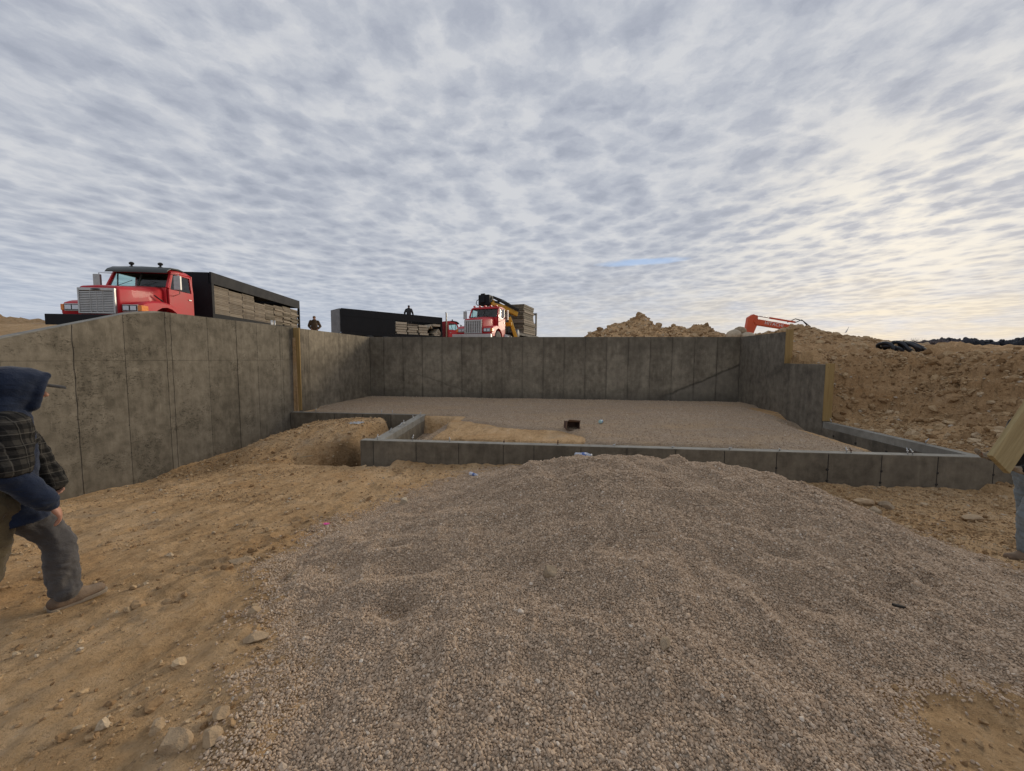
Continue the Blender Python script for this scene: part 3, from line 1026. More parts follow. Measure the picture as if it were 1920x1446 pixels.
def add_panels(root, joints, zb, zt, mat, frame, th=0.03, gap=0.006, rows=(), name='panel', jit=0.003):
    """frame = (origin, direction along, direction into the wall)"""
    O, U, I = (Vector(q) for q in frame)
    for s0, s1 in zip(joints[:-1], joints[1:]):
        za = zb(0.5 * (s0 + s1)) if callable(zb) else zb
        t0, t1 = (zt(s0 + 1e-3), zt(s1 - 1e-3)) if callable(zt) else (zt, zt)
        cuts = [za] + [r for r in rows if za + 0.2 < r < min(t0, t1) - 0.05]
        for ci, c0 in enumerate(cuts):
            last = ci == len(cuts) - 1
            e0, e1 = (t0, t1) if last else (cuts[ci + 1], cuts[ci + 1])
            g = gap / 2
            poly = [(s0 + g, c0 + (g if ci else 0)), (s1 - g, c0 + (g if ci else 0)), (s1 - g, e1 - (0.002 if last else g)), (s0 + g, e0 - (0.002 if last else g))]
            vs, fs = panel_mesh(poly, th)
            dj = random.uniform(-jit, jit)
            mb = MB().add([O + U * s + I * (d_ + dj) + Vector((0, 0, z_)) for s, d_, z_ in vs], fs)
            mb.build(name, mat, root)


def wall_core(root, poly, d0, d1, frame, mat, name='core'):
    O, U, I = (Vector(q) for q in frame)
    mb = MB().prism(poly, d0, d1, lambda s, z_, d_: O + U * s + I * d_ + Vector((0, 0, z_)))
    return mb.build(name, mat, root)


def anchor(root, x, y, z_, h=0.11, lean=0.0, mat=None):
    """bent threaded rod standing out of the wall top"""
    a = random.uniform(0, 6.28)
    lx, ly = lean * math.cos(a), lean * math.sin(a)
    mb = MB().tube([(x, y, z_ - 0.04), (x + lx * .3, y + ly * .3, z_ + h * .5), (x + lx, y + ly, z_ + h)], 0.0095, 6)
    mb.lathe([(0, 0.0), (0, 0.020), (0.015, 0.020), (0.015, 0.0)], (x + lx * .3, y + ly * .3, z_ + h * .45), 'z', 6)
    mb.build('anchor_bolt', mat or M['steel'], root)


# tall left wall, its top ramping down towards us
def left_top(y):
    return float(np.interp(y, [2.0, 4.4, 5.06, 5.71, 6.99, 7.42, 11.9], [1.50, 2.23, 2.46, 2.69, 3.11, 3.185, 3.20]))


lw = thing('foundation_wall', 'tall olive brown concrete wall with a ramped top, beside the man in the plaid vest', 'concrete wall', (WL, 7, -0.6))
fr = ((WL + 0.0 - WL, -7, 0.6), (0, 1, 0), (-1, 0, 0))
jl = [3.2, 4.13, 5.03, 5.95, 6.77, 7.60, 7.72, 8.63, 9.50, 10.22, 11.14, 11.26, 11.84]
add_panels(lw, jl, -0.7, left_top, M['conc_left'], fr, rows=(2.12,), gap=0.003, jit=0.002)
wall_core(lw, [(3.2, -0.75), (11.84, -0.75), (11.84, left_top(11.84)), (7.42, left_top(7.42)), (6.99, left_top(6.99)), (5.71, left_top(5.71)), (3.2, left_top(3.2))], 0.027, WALL_TH, fr, M['conc_top'])
for s in (7.60, 7.72, 5.95, 9.5):
    mb = MB()
    pts = [(0.004, s - 7 + 0.02 * math.sin(q * 3.1), 0.6 + zz) for q, zz in enumerate(np.linspace(-0.35, left_top(s) - 0.02, 14))]
    mb.tube(pts, 0.0045, 5)
    mb.build('seam_fin', M['conc_left'], lw)
tm = MB().box((-0.001, -0.007, -0.010), (0.0045, 0.007, 0.010)).mesh('tie_mark')
tm.materials.append(M['seam'])
for s in jl[2:-1]:
    for zz in (0.25, 0.85, 1.45, 1.95, 2.35, 2.9):
        if zz < left_top(s) - 0.1:
            o = link(bpy.data.objects.new('tie_mark', tm), lw)
            o.location = (0.0, s - 7 + random.uniform(-.01, .01), 0.6 + zz + random.uniform(-.03, .03))
for s in (10.95, 11.0, 11.1):
    mb = MB().tube([(-0.1, s - 7, 0.6 + 3.1), (-0.1, s - 7, 0.6 + 3.35)], 0.02, 6)
    mb.build('anchor_bolt', M['steel'], lw)

# left pit wall
pw = thing('foundation_wall', 'brown concrete pit wall behind the tall yellow board, running to the far corner', 'concrete wall', (PIT_L, 14, 0))
fr = ((0, -14, 0), (0, 1, 0), (-1, 0, 0))
jp = [11.84, 12.02, 12.30, 13.21, 14.12, 14.9, 15.5, 16.1, 16.745]
add_panels(pw, jp, 0.1, 3.17, M['conc_pit'], fr)
wall_core(pw, [(11.84, -0.1), (16.975, -0.1), (16.975, 3.17), (11.84, 3.17)], 0.027, 0.2, fr, M['conc_top'])
wall_core(pw, [(11.84, -0.1), (16.73, -0.1), (16.73, 0.30), (11.84, 0.30)], -0.13, 0.0, fr, M['conc_stem'], 'footing')
MB().box((-0.198, -2.205, 0.44), (0.006, -2.162, 3.19)).build('bulkhead_board', M['yellow_wood'], pw, 0.004)

# far wall
fw = thing('foundation_wall', 'long grey concrete wall closing the far side of the pit', 'concrete wall', (0, WF, 0))
fr = ((0, 0, 0), (1, 0, 0), (0, 1, 0))
jf = [WR - 0.9144 * k for k in range(18)][::-1]
jf = [PIT_L] + [v for v in jf if v > PIT_L + 0.3]
add_panels(fw, jf, 0.1, 3.17, M['conc_far'], fr, gap=0.008, jit=0.004)
wall_core(fw, [(PIT_L, -0.1), (WR + 0.22, -0.1), (WR + 0.22, 3.17), (PIT_L, 3.17)], 0.027, WALL_TH, fr, M['conc_top'])
wall_core(fw, [(PIT_L + 0.13, -0.1), (WR - 0.13, -0.1), (WR - 0.13, 0.425), (PIT_L + 0.13, 0.425)], -0.14, 0.0, fr, M['conc_stem'], 'footing')

# right wall with its step
rw = thing('foundation_wall', 'dark concrete wall on the right that steps down beside the clay bank', 'concrete wall', (WR, 14, 0))
fr = ((0, -14, 0), (0, 1, 0), (1, 0, 0))
add_panels(rw, [13.72, 14.55, 15.1, 15.9, 16.745], -0.2, 3.17, M['conc_right'], fr)
add_panels(rw, [11.78, 12.55, 13.45, 13.72], -0.3, 2.09, M['conc_right'], fr)
wall_core(rw, [(11.78, -0.4), (16.75, -0.4), (16.75, 3.17), (13.72, 3.17), (13.72, 2.09), (11.78, 2.09)], 0.027, 0.215, fr, M['conc_top'])
wall_core(rw, [(13.80, -0.3), (16.60, -0.3), (16.60, 0.36), (13.80, 0.36)], -0.13, 0.0, fr, M['conc_stem'], 'footing')
MB().box((-0.006, -0.325, 2.095), (0.222, -0.284, 3.25)).build('bulkhead_board', M['yellow_wood'], rw, 0.004)
MB().box((-0.004, -2.265, 0.44), (0.224, -2.224, 2.12)).build('bulkhead_board', M['yellow_wood'], rw, 0.004)

# low wall on the right, with a ledge along its inner face
rl = thing('low_wall', 'low concrete wall with a ledge running along the foot of the clay bank', 'concrete wall', (WR, 10, 0))
fr = ((0, -10, 0), (0, 1, 0), (1, 0, 0))
add_panels(rl, [7.93, 8.7, 9.62, 10.53, 11.3, 11.78], -0.45, 0.245, M['conc_right'], fr, th=0.032, gap=0.010)
wall_core(rl, [(7.93, -0.5), (11.772, -0.5), (11.772, 0.415), (7.93, 0.415)], 0.029, 0.22, fr, M['conc_top'])
for s, zz in ((8.7, .02), (9.62, .05), (10.53, .05), (11.3, .08)):
    MB().box((-0.006, s - 10 - 0.03, zz - 0.03), (0.004, s - 10 + 0.03, zz + 0.03)).build('tie_mark', M['seam'], rl)
for s in (11.55, 8.85):
    anchor(rl, 0.1, s - 10, 0.415, 0.13, 0.06)

# low front wall
ff = thing('low_wall', 'long low concrete wall with bolts along its top, behind the gravel heap', 'concrete wall', (0, FRONT, 0))
fr = ((0, 0, 0), (1, 0, 0), (0, 1, 0))
jj = [-4.06, -3.76, -2.81, -1.88, -0.93, -0.29, 0.67, 1.59, 2.54, 3.47, 4.44, 5.38, 6.32, 7.29, 8.23, 8.62]
add_panels(ff, jj, -0.55, 0.42, M['conc_stem'], fr, gap=0.012, jit=0.004)
wall_core(ff, [(-4.06, -0.6), (8.62, -0.6), (8.62, 0.42), (-4.06, 0.42)], 0.027, 0.215, fr, M['conc_top'])
for s in jj[1:-1]:
    sw = 0.009 if s > 3 else 0.005
    MB().box((s - sw, 0.0005, -0.5), (s + sw, 0.02, 0.40)).build('seam_line', M['seam'], ff)
    for zz in (0.10, -0.12):
        if s > 3:
            MB().ell((s + random.uniform(-.01, .01), 0.002, zz), (random.uniform(.022, .036), 0.008, 0.028), 8, 6).build('tie_mark', M['seam'], ff)
for s, h, ln in ((-3.72, .12, .02), (-2.93, .13, .03), (-2.1, .10, .02), (-0.93, .06, .05), (0.2, .10, .01), (1.33, .04, .06), (2.5, .04, .05), (3.6, .05, .05), (4.55, .05, .06), (5.78, .10, .03), (5.86, .08, .05), (6.86, .12, .03), (6.95, .1, .05)):
    anchor(ff, s, 0.11, 0.42, h, ln, M['rust'] if s in (-0.93, 0.2, 5.86) else M['steel'])

# low wall running away from us
sl = thing('low_wall', 'low concrete wall running away from the left end of the front wall, with a ledge', 'concrete wall', (0, 0, 0))
y0, y1 = 7.935, 11.72
mb = MB()
f = lambda u, v, d_: (stem_x(v) + u, v, d_)
mb.prism([(0, y0), (0.235, y0), (0.235, y1), (0, y1)], -0.6, 0.42, f)
mb.build('core', M['conc_top'], sl)
U = Vector((-0.077, 1, 0)).normalized()
I = Vector((-U.y, U.x, 0))
fr = (Vector((stem_x(7.94) + 0.235 + 0.028, 7.94, 0)), U, I)
add_panels(sl, [0.0, 0.7, 1.62, 2.45, 2.8, 3.16, 3.5, 3.74], -0.55, 0.27, M['conc_stem'], fr, th=0.027, gap=0.012)
for s in (8.6, 9.7, 10.6, 11.3):
    anchor(sl, stem_x(s) + 0.12, s, 0.42, 0.12, 0.05)
mb = MB().tube([(stem_x(9.4) + .08, 9.4, .425), (stem_x(9.55) + .12, 9.55, .50), (stem_x(9.75) + .2, 9.6, .47)], 0.012, 6)
mb.build('anchor_bolt', M['steel'], sl)

# short low wall from the tall left wall
sb = thing('low_wall', 'short low concrete wall joining the tall left wall below the yellow board', 'concrete wall', (0, Y_BACK, 0))
fr = ((0, 0, 0), (1, 0, 0), (0, 1, 0))
add_panels(sb, [WL + 0.02, -7.5, -6.9, -5.95, -5.0, stem_x(11.5) - 0.006], -0.5, 0.42, M['conc_stem'], fr, gap=0.012)
wall_core(sb, [(WL + 0.02, -0.55), (stem_x(11.5) - 0.01, -0.55), (stem_x(11.5) - 0.01, 0.42), (WL + 0.02, 0.42)], 0.027, 0.205, fr, M['conc_top'])
for s in (-6.9, -5.95, -5.0):
    MB().box((s - 0.009, 0.0005, -0.45), (s + 0.009, 0.02, 0.40)).build('seam_line', M['seam'], sb)
for s in (-7.6, -5.35, -5.0):
    anchor(sb, s, 0.1, 0.42, 0.13, 0.02)

# ------------------------------------------------------------------ heaps of clay behind the walls
def heap(name, label, prof, yc, depth_front, depth_back, base, seed, n_clod, step=0.07, big=(0.06, 0.7)):
    """prof: list of (x, crest height); a lumpy heap with that crest line"""
    px = np.array([p[0] for p in prof])
    pz = np.array([p[1] for p in prof])
    xs = np.array(spaced(px[0] - 0.8, px[-1] + 0.8, step))
    ys = np.array(spaced(yc - depth_front - 0.8, yc + depth_back + 0.8, step))
    X, Y = np.meshgrid(xs, ys)

    def hf(X, Y):
        n1 = fbm(X, Y, 0.45, 5, seed)
        n2 = fbm(X, Y, 1.4, 5, seed + 5, 0.62)
        n3 = fbm(X, Y, 3.2, 4, seed + 9, 0.6, True)
        crest = np.interp(X, px, pz) - base
        q = np.where(Y < yc, (yc - Y) / depth_front, (Y - yc) / depth_back) + 0.10 * n1
        f_ = np.clip(1 - q, -0.3, 1.06)
        f_ = np.where(f_ > 0.8, 0.8 + (f_ - 0.8) * 0.8, f_)
        return base - 0.1 + crest * f_ * 1.05 + ss(0.02, 0.3, f_) * (0.16 * n2 + 0.10 * n3) * np.clip(crest, 0.25, 1)
    Z = hf(X, Y)
    o = grid_mesh(name, xs, ys, Z, M['mound'], keep=Z > base - 0.45)
    tag(o, label, 'dirt pile')
    cx = RNG.uniform(xs[0], xs[-1], n_clod)
    cy = RNG.uniform(yc - depth_front, yc + depth_back, n_clod)
    cz = hf(cx, cy)
    k = cz > base - 0.2
    cx, cy, cz = cx[k], cy[k], cz[k]
    s = np.clip(RNG.lognormal(math.log(big[0]), big[1], len(cx)), 0.03, 0.42)
    scatter('clods', np.stack([cx, cy, cz], -1), s, M['clod'], 2, 0.8, (0.6, 0.95), o)
    return o


heap('dirt_pile', 'tall lumpy clay heap with a pointed top, rising behind the far wall',
     [(0.6, 2.85), (1.7, 3.35), (2.6, 3.95), (3.4, 4.15), (3.9, 4.5), (4.6, 4.55), (5.2, 4.85), (5.6, 5.06), (6.0, 4.85), (6.5, 4.45), (7.1, 4.2), (7.7, 4.38), (8.3, 4.28), (8.7, 4.08), (8.95, 4.48), (9.6, 4.42), (9.85, 4.05), (10.6, 3.85), (11.5, 3.7), (12.4, 3.4), (13.2, 2.9)],
     24.6, 4.2, 5.0, 2.86, 201, 9000)
heap('dirt_pile', 'long low clay heap hiding the excavator, sloping down to the coil of black pipe',
     [(9.2, 2.7), (10.4, 3.3), (11.4, 3.62), (12.0, 3.74), (12.5, 3.84), (13.0, 4.05), (13.25, 4.28), (13.7, 4.18), (14.1, 3.92), (15.0, 3.74), (16.0, 3.62), (16.8, 3.46), (17.9, 3.22), (19.5, 3.0), (21.0, 2.7)],
     22.3, 5.4, 4.5, 2.62, 231, 9000)


def rock(name, label, cat, loc, r, mat, seed, rot=0.0, parent=None, sub=4, sink=0.25, lump=0.35):
    bm = bmesh.new()
    bmesh.ops.create_icosphere(bm, subdivisions=sub, radius=1)
    co = np.array([v.co[:] for v in bm.verts])
    rs = np.random.default_rng(seed * 13 + 1)
    if lump > .3:
        for q in range(11):          # broken faces
            nn = rs.normal(size=3)
            nn /= np.linalg.norm(nn)
            off = rs.uniform(.52, .86)
            dd = co @ nn - off
            co = co - np.clip(dd, 0, None)[:, None] * nn[None, :]
    n = fbm(co[:, 0] + seed, co[:, 1] + co[:, 2] * 0.7, 1.3, 4, seed, 0.65) + 0.6 * fbm(co[:, 2] - seed, co[:, 0] * 0.8 + co[:, 1] * .3, 1.3, 4, seed + 3, 0.65)
    co = co * (1 + lump * .45 * n)[:, None] * np.array(r) * (1.22 if lump > .3 else 1.0)
    for v, c in zip(bm.verts, co):
        v.co = c
    me = bpy.data.meshes.new(name)
    bm.to_mesh(me)
    bm.free()
    me.polygons.foreach_set('use_smooth', [lump < .3] * len(me.polygons))
    me.materials.append(mat)
    o = link(bpy.data.objects.new(name, me), parent)
    o.location = (loc[0], loc[1], loc[2] + r[2] * (1 - 2 * sink))
    o.rotation_euler = (random.uniform(-.2, .2), random.uniform(-.2, .2), rot)
    return tag(o, label, cat)


M['rock_pale'] = simple('pale_boulder', (0.46, 0.385, 0.28), 0.85, 0, 0.25, 6, 0.5, (0.22, 0.16, 0.10), 0.6)
M['rock_tan'] = simple('tan_rock', (0.30, 0.225, 0.145), 0.9, 0, 0.3, 14, 0.4, (0.40, 0.31, 0.21), 0.7)
M['rock_grey'] = simple('grey_clay_rock', (0.25, 0.20, 0.145), 0.9, 0, 0.3, 12, 0.4, (0.34, 0.28, 0.20), 0.7)
bz = ground_z(9.1, 19.4)
rock('boulder', 'pale round boulder left of the other two, behind the far wall', 'boulder', (8.85, 19.3, 3.30), (.36, .3, .26), M['rock_pale'], 3, 0.3, sink=.3, lump=.22)
rock('boulder', 'brown round boulder resting on top of the two pale ones', 'boulder', (9.30, 19.7, 3.48), (.33, .3, .26), M['rock_tan'], 5, 1.3, sink=.3, lump=.22)
rock('boulder', 'pale flat boulder at the foot of the excavator arm, right of the round ones', 'boulder', (9.42, 19.2, 3.22), (.34, .3, .23), M['rock_pale'], 8, 2.1, sink=.3, lump=.22)

# ------------------------------------------------------------------ vehicle paint
M['red'] = simple('red_truck_paint', (0.50, 0.012, 0.024), 0.46, 0, 0.10, 1.7, 0.40, (0.27, 0.085, 0.06), 0, 0.4, 0.12)
M['black_paint'] = simple('black_frame_paint', (0.008, 0.009, 0.012), 0.65, 0, 0.3, 2.5, 0.22, (0.030, 0.028, 0.028), 0.0, 0.25)
M['black'] = simple('black_rubber', (0.014, 0.014, 0.015), 0.75, 0, 0.25, 6, 0.3, (0.10, 0.08, 0.06))
M['chrome'] = simple('chrome', (0.46, 0.46, 0.45), 0.36, 0.75, 0.08, 8, 0.5, (0.25, 0.24, 0.22))
M['dull_metal'] = simple('dull_aluminium', (0.42, 0.42, 0.41), 0.45, 0.7, 0.15, 8)
M['grille_dark'] = simple('grille_black', (0.02, 0.02, 0.02), 0.7)  # plain black for the grille backing, lamp bowls and badge
M['amber'] = simple('amber_lens', (0.75, 0.22, 0.015), 0.2, 0, 0.1, 20, spec=0.6)
M['lens'] = simple('clear_lens', (0.55, 0.56, 0.58), 0.08, 0.35, 0.1, 30, spec=0.8)
M['orange'] = simple('orange_excavator_paint', (0.60, 0.085, 0.022), 0.45, 0, 0.1, 2, 0.3, (0.30, 0.10, 0.04))
M['yellow'] = simple('yellow_crane_paint', (0.62, 0.33, 0.012), 0.45, 0, 0.12, 3, 0.25, (0.2, 0.12, 0.03))
M['white_paint'] = simple('white_paint', (0.78, 0.77, 0.74), 0.5, 0, 0.05, 6)
M['grey_frame'] = simple('worn_grey_frame', (0.15, 0.155, 0.165), 0.6, 0.1, 0.3, 3, 0.3, (0.06, 0.06, 0.06))
M['seat'] = simple('dark_cab_interior', (0.03, 0.028, 0.026), 0.8)


def glass_mat(name, tint, mixv):
    m, k, b = new_mat(name)
    out_ = [n_ for n_ in k.n if n_.type == 'OUTPUT_MATERIAL'][0]
    tr = k.node('ShaderNodeBsdfTransparent')
    tr.inputs[0].default_value = (*tint, 1)
    gl = k.node('ShaderNodeBsdfGlossy')
    gl.inputs['Roughness'].default_value = 0.03
    fr_ = k.node('ShaderNodeFresnel')
    fr_.inputs[0].default_value = 1.5
    mx = k.node('ShaderNodeMixShader')
    bf = k.node('ShaderNodeNewGeometry').outputs['Backfacing']
    k.l.new(k.math('MULTIPLY', k.math('ADD', fr_.outputs[0], mixv), k.math('SUBTRACT', 1.0, bf)), mx.inputs[0])
    k.l.new(tr.outputs[0], mx.inputs[1])
    k.l.new(gl.outputs[0], mx.inputs[2])
    k.l.new(mx.outputs[0], out_.inputs[0])
    return m


M['glass'] = glass_mat('cab_glass', (0.84, 0.93, 0.92), 0.02)
M['glass_dark'] = glass_mat('tinted_cab_glass', (0.16, 0.20, 0.20), 0.06)


def mirror_x(parts):
    return [(-1, p) for p in parts] + [(1, p) for p in parts]


def wheel(parent, x, y, r=0.52, w=0.29, side=1, rim='dull_metal'):
    e = bpy.data.objects.new('wheel', None)
    e.location = (x, y, r)
    link(e, parent)
    prof = [(-w / 2, r * 0.60), (-w / 2, r * 0.93), (-w * 0.40, r * 0.99), (-w * .1, r), (w * .1, r), (w * 0.40, r * 0.99), (w / 2, r * 0.93), (w / 2, r * 0.60)]
    MB().lathe(prof, (0, 0, 0), 'x', 32).build('tyre', M['black'], e)
    s = side
    MB().lathe([(s * w * .42, r * 0.60), (s * w * .30, r * .52), (s * w * .05, r * .45), (s * w * .02, r * .2), (s * w * .4, r * .17), (s * w * .4, 0.01)], (0, 0, 0), 'x', 24).build('rim', M[rim], e)
    return e


def bx(x0, x1, y0, y1, z0, z1):
    return (x0, y0, z0), (x1, y1, z1)


def conventional_cab(t, square=False, visor=True, grille='bars'):
    """hood, fenders, cab, glass, lights of a long nosed truck. local y runs back from the bumper, x to the driver's side as seen from the front"""
    hw0, hw1 = (0.56, 0.86) if not square else (0.60, 0.78)
    # --- hood: rounded sections from the grille back to the cowl
    rings = []
    for y_, hw, zb, zt, rr in ((0.10, hw0, 0.80, 1.66, 0.10), (0.16, hw0 + .02, 0.79, 1.70, 0.11), (0.55, hw0 + .09, 0.80, 1.76, 0.13), (1.0, hw0 + .19, 0.82, 1.82, 0.15), (1.52, hw1, 0.85, 1.93, 0.16)):
        ring = [(-hw, y_, zb), (-hw, y_, (zb + zt) / 2), (-hw, y_, zt - rr)]
        for a in (30, 60, 90):
            ring.append((-hw + rr * (1 - math.cos(R(a))), y_, zt - rr + rr * math.sin(R(a))))
        ring.append((0, y_, zt + 0.03))
        for a in (90, 60, 30):
            ring.append((hw - rr * (1 - math.cos(R(a))), y_, zt - rr + rr * math.sin(R(a))))
        ring += [(hw, y_, zt - rr), (hw, y_, (zb + zt) / 2), (hw, y_, zb)]
        rings.append(ring)
    MB().loft(rings).build('hood', M['red'], t)
    # --- fenders
    for s in (-1, 1):
        cy, r = 1.22, 0.66
        rings = []
        outer = [(0.30, 0.66), (0.20, 0.86), (0.19, 1.06), (0.26, 1.20), (0.42, 1.27), (0.70, 1.33), (1.05, 1.37), (1.35, 1.34), (1.60, 1.24), (1.78, 1.08), (1.90, 0.90), (1.94, 0.70)]
        arch = [(cy + r * math.cos(a), 0.52 + r * math.sin(a)) for a in np.linspace(R(15), R(165), 9)]
        for xx, sc in ((0.52, 0.86), (0.80, 0.97), (1.05, 1.0), (1.13, 0.97), (1.16, 0.90)):
            mid = 1.05
            ring = [(s * xx, mid + (yy - mid) * (0.94 + 0.06 * sc), 0.66 + (zz - 0.66) * sc) for yy, zz in outer]
            ring += [(s * xx, yy, zz) for yy, zz in arch]
            rings.append(ring)
        mb = MB()
        n = len(rings[0])
        mb.loft(rings, cap=False)
        no = len(outer)
        # end cheeks as quad strips between outline and arch
        for k in (0, len(rings) - 1):
            vs = rings[k]
            o_ = vs[:no]
            a_ = vs[no:][::-1]
            idx = np.round(np.linspace(0, len(a_) - 1, no)).astype(int)
            base = len(mb.v)
            mb.v += [tuple(p) for p in o_] + [tuple(a_[i]) for i in idx]
            for i in range(no - 1):
                mb.f.append((base + i, base + i + 1, base + no + i + 1, base + no + i))
                mb.sm.append(False)
        mb.build('fender', M['red'], t)
        # headlights
        h = bpy.data.objects.new('headlight', None)
        link(h, t)
        MB().box(*bx(min(s * .60, s * 1.06), max(s * .60, s * 1.06), 0.165, 0.24, 0.91, 1.14)).build('bezel', M['chrome'], h, 0.012)
        MB().box(*bx(min(s * .625, s * 1.04), max(s * .625, s * 1.04), 0.158, 0.17, 0.935, 1.115)).build('lamp_bowl', M['grille_dark'], h)
        for xa in (0.64, 0.85):
            MB().box(*bx(min(s * xa, s * (xa + .18)), max(s * xa, s * (xa + .17)), 0.148, 0.156, 0.955, 1.095)).build('lens', M['lens'], h, 0.012)
        MB().box(*bx(min(s * 1.06, s * 1.155), max(s * 1.065, s * 1.185), 0.155, 0.42, 0.93, 1.12)).build('turn_signal', M['amber'], t, 0.015)
        wheel(t, s * 1.0, 1.22, 0.52, 0.28, s)
    # --- grille
    g = bpy.data.objects.new('grille', None)
    link(g, t)
    mb = MB()
    gw, z0, z1 = hw0 - 0.03, 0.82, 1.62
    mb.box(*bx(-gw, -gw + .05, 0.02, 0.12, z0, z1)).box(*bx(gw - .05, gw, 0.02, 0.12, z0, z1))
    mb.box(*bx(-gw + .05, gw - .05, 0.02, 0.12, z1 - .09, z1)).box(*bx(-gw + .05, gw - .05, 0.02, 0.12, z0, z0 + .05))
    mb.build('frame', M['chrome'], g, 0.012)
    MB().box(*bx(-gw + .052, gw - .052, 0.085, 0.11, z0 + .05, z1 - .09)).build('backing', M['grille_dark'], g)
    if grille == 'bars':
        for q in np.linspace(z0 + .09, z1 - .13, 12):
            MB().box(*bx(-gw + .052, gw - .052, 0.035, 0.075, q - .017, q + .017)).build('bar', M['chrome'], g)
        for q in (-.33, 0.0, .33):
            MB().box(*bx(q * gw - .008, q * gw + .008, 0.030, 0.082, z0 + .05, z1 - .09)).build('divider', M['dull_metal'], g)
        MB().ell((0, 0.018, z1 - .045), (0.15, 0.012, 0.03), 16, 6).build('badge', M['grille_dark'], g)
    else:
        for q in np.linspace(-gw + .10, gw - .10, 9):
            MB().box(*bx(q - .036, q + .036, 0.030, 0.075, z0 + .052, z1 - .092)).build('bar', M['chrome'], g)
        for q in (0.25, 0.5, 0.75):
            qz = z0 + q * (z1 - z0)
            MB().box(*bx(-gw + .052, gw - .052, 0.022, 0.07, qz - .008, qz + .008)).build('divider', M['dull_metal'], g)
    # --- bumper
    MB().box(*bx(-1.25, 1.25, -0.22, -0.02, 0.44, 0.77)).build('bumper', M['black_paint'] if not square else M['chrome'], t, 0.02)
    # --- cab, hollow: floor, back, roof, pillars and doors round the glass
    c = MB()
    W0, W1 = 1.0, 0.93       # half width at the belt and at the roof
    y0, yw, yr, y1 = 1.50, 1.80, 1.86, 2.75
    zb, zr = 1.93, 2.60
    c.box(*bx(-.96, .96, y0 + .06, y1, 0.62, 0.72))
    c.box(*bx(-.955, .955, y1 - .05, y1, 0.72, 2.54))
    c.box(*bx(-.93, .93, y0, y0 + .06, 0.70, 1.92))
    c.build('cab_shell', M['red'], t)
    MB().box(*bx(-.94, .94, y1 - .075, y1 - .052, 0.74, 2.46)).build('cab_liner', M['seat'], t)
    MB().box(*bx(-.88, .88, yr + .05, y1 - .08, 2.44, 2.470)).build('headliner', M['seat'], t)
    rf = []
    for yy, hz, hw in ((yr - .14, 2.50, .90), (yr - .04, 2.585, .925), (yr + .3, 2.635, .93), (y1 - .2, 2.64, .93), (y1, 2.60, .925)):
        rf.append([(-hw, yy, 2.475), (-hw, yy, hz - .05), (-hw + .07, yy, hz), (0, yy, hz + .025), (hw - .07, yy, hz), (hw, yy, hz - .05), (hw, yy, 2.475)])
    MB().loft(rf).build('roof', M['red'], t)
    for s in (-1, 1):
        MB().bar((s * .965, y0 + .03, zb - .02), (s * .905, yw, 2.50), .075, .08).build('pillar', M['red'], t, .01)
        d_ = bpy.data.objects.new('door', None)
        link(d_, t)
        mb = MB()
        mb.prism([(y0 + .07, 0.74), (y1 - .02, 0.74), (y1 - .02, 1.88), (y0 + .05, 1.88)], .945, 1.0, lambda u, v, q, s=s: (s * q, u, v))
        mb.bar((s * .972, y1 - .06, 1.86), (s * .915, y1 - .06, 2.50), .05, .10, (0, 1, 0))
        mb.bar((s * .975, y0 + .10, 1.88), (s * .92, y0 + .34, 2.47), .045, .05, (0, 1, 0))
        mb.bar((s * .918, y0 + .34, 2.47), (s * .918, y1 - .06, 2.47), .05, .05)
        mb.build('panel', M['red'], d_, 0.01)
        mb = MB()
        mb.prism([(y0 + .10, 1.89), (y1 - .11, 1.89), (y1 - .11, 2.45), (y0 + .33, 2.45)], 0, .012, lambda u, v, q, s=s: (s * (.965 - (v - 1.89) * .09 - q), u, v))
        mb.build('window', M['glass'], d_)
        MB().bar((s * .968, y0 + .42, 1.88), (s * .925, y0 + .42, 2.46), .03, .03, (0, 1, 0)).build('window_divider', M['black'], d_)
        MB().box(*bx(min(s * 1.0, s * 1.025), max(s * 1.0, s * 1.025), y1 - .30, y1 - .16, 1.60, 1.64)).build('handle', M['chrome'], d_)
        MB().box(*bx(min(s * .70, s * 1.02), max(s * .70, s * 1.02), y0 + .5, y1 + .3, 0.38, 0.60)).build('step', M['dull_metal'], t, 0.02)
        # mirrors on outrigger arms
        m_ = bpy.data.objects.new('mirror', None)
        link(m_, t)
        MB().tube([(s * .96, y0 + .25, 2.42), (s * 1.28, y0 + .12, 2.40), (s * 1.30, y0 + .12, 1.72), (s * 1.0, y0 + .25, 1.66)], .014, 6).build('arm', M['chrome'], m_)
        MB().box(*bx(min(s * 1.18, s * 1.40), max(s * 1.18, s * 1.40), y0 + .02, y0 + .11, 1.84, 2.34)).build('head', M['dull_metal'], m_, 0.02)
        MB().box(*bx(min(s * 1.20, s * 1.38), max(s * 1.20, s * 1.38), y0 + .112, y0 + .118, 1.88, 2.30)).build('mirror_glass', M['lens'], m_)
    # windshield in two panes
    for s in (-1, 1):
        mb = MB()
        mb.prism([(0.022, 0), (0.90, 0), (0.855, 1), (0.022, 1)], 0, 0.01, lambda u, v, q, s=s: (s * u, y0 + .05 + (yw - y0 - .07) * v + q, 1.945 + .545 * v))
        mb.build('windshield', M['glass'], t)
    MB().bar((0, y0 + .04, 1.94), (0, yw - .03, 2.5), .035, .03, (0, 1, 0)).build('windshield_divider', M['black'], t)
    MB().box(*bx(-.9, .9, y0 - .02, y0 + .03, 1.915, 1.945)).build('cowl', M['black'], t)
    for s in (-.62, .12):
        MB().bar((s, y0 + .01, 1.95), (s + .42, y0 + .09, 2.16), .014, .012, (0, 1, 0)).build('wiper', M['black'], t)
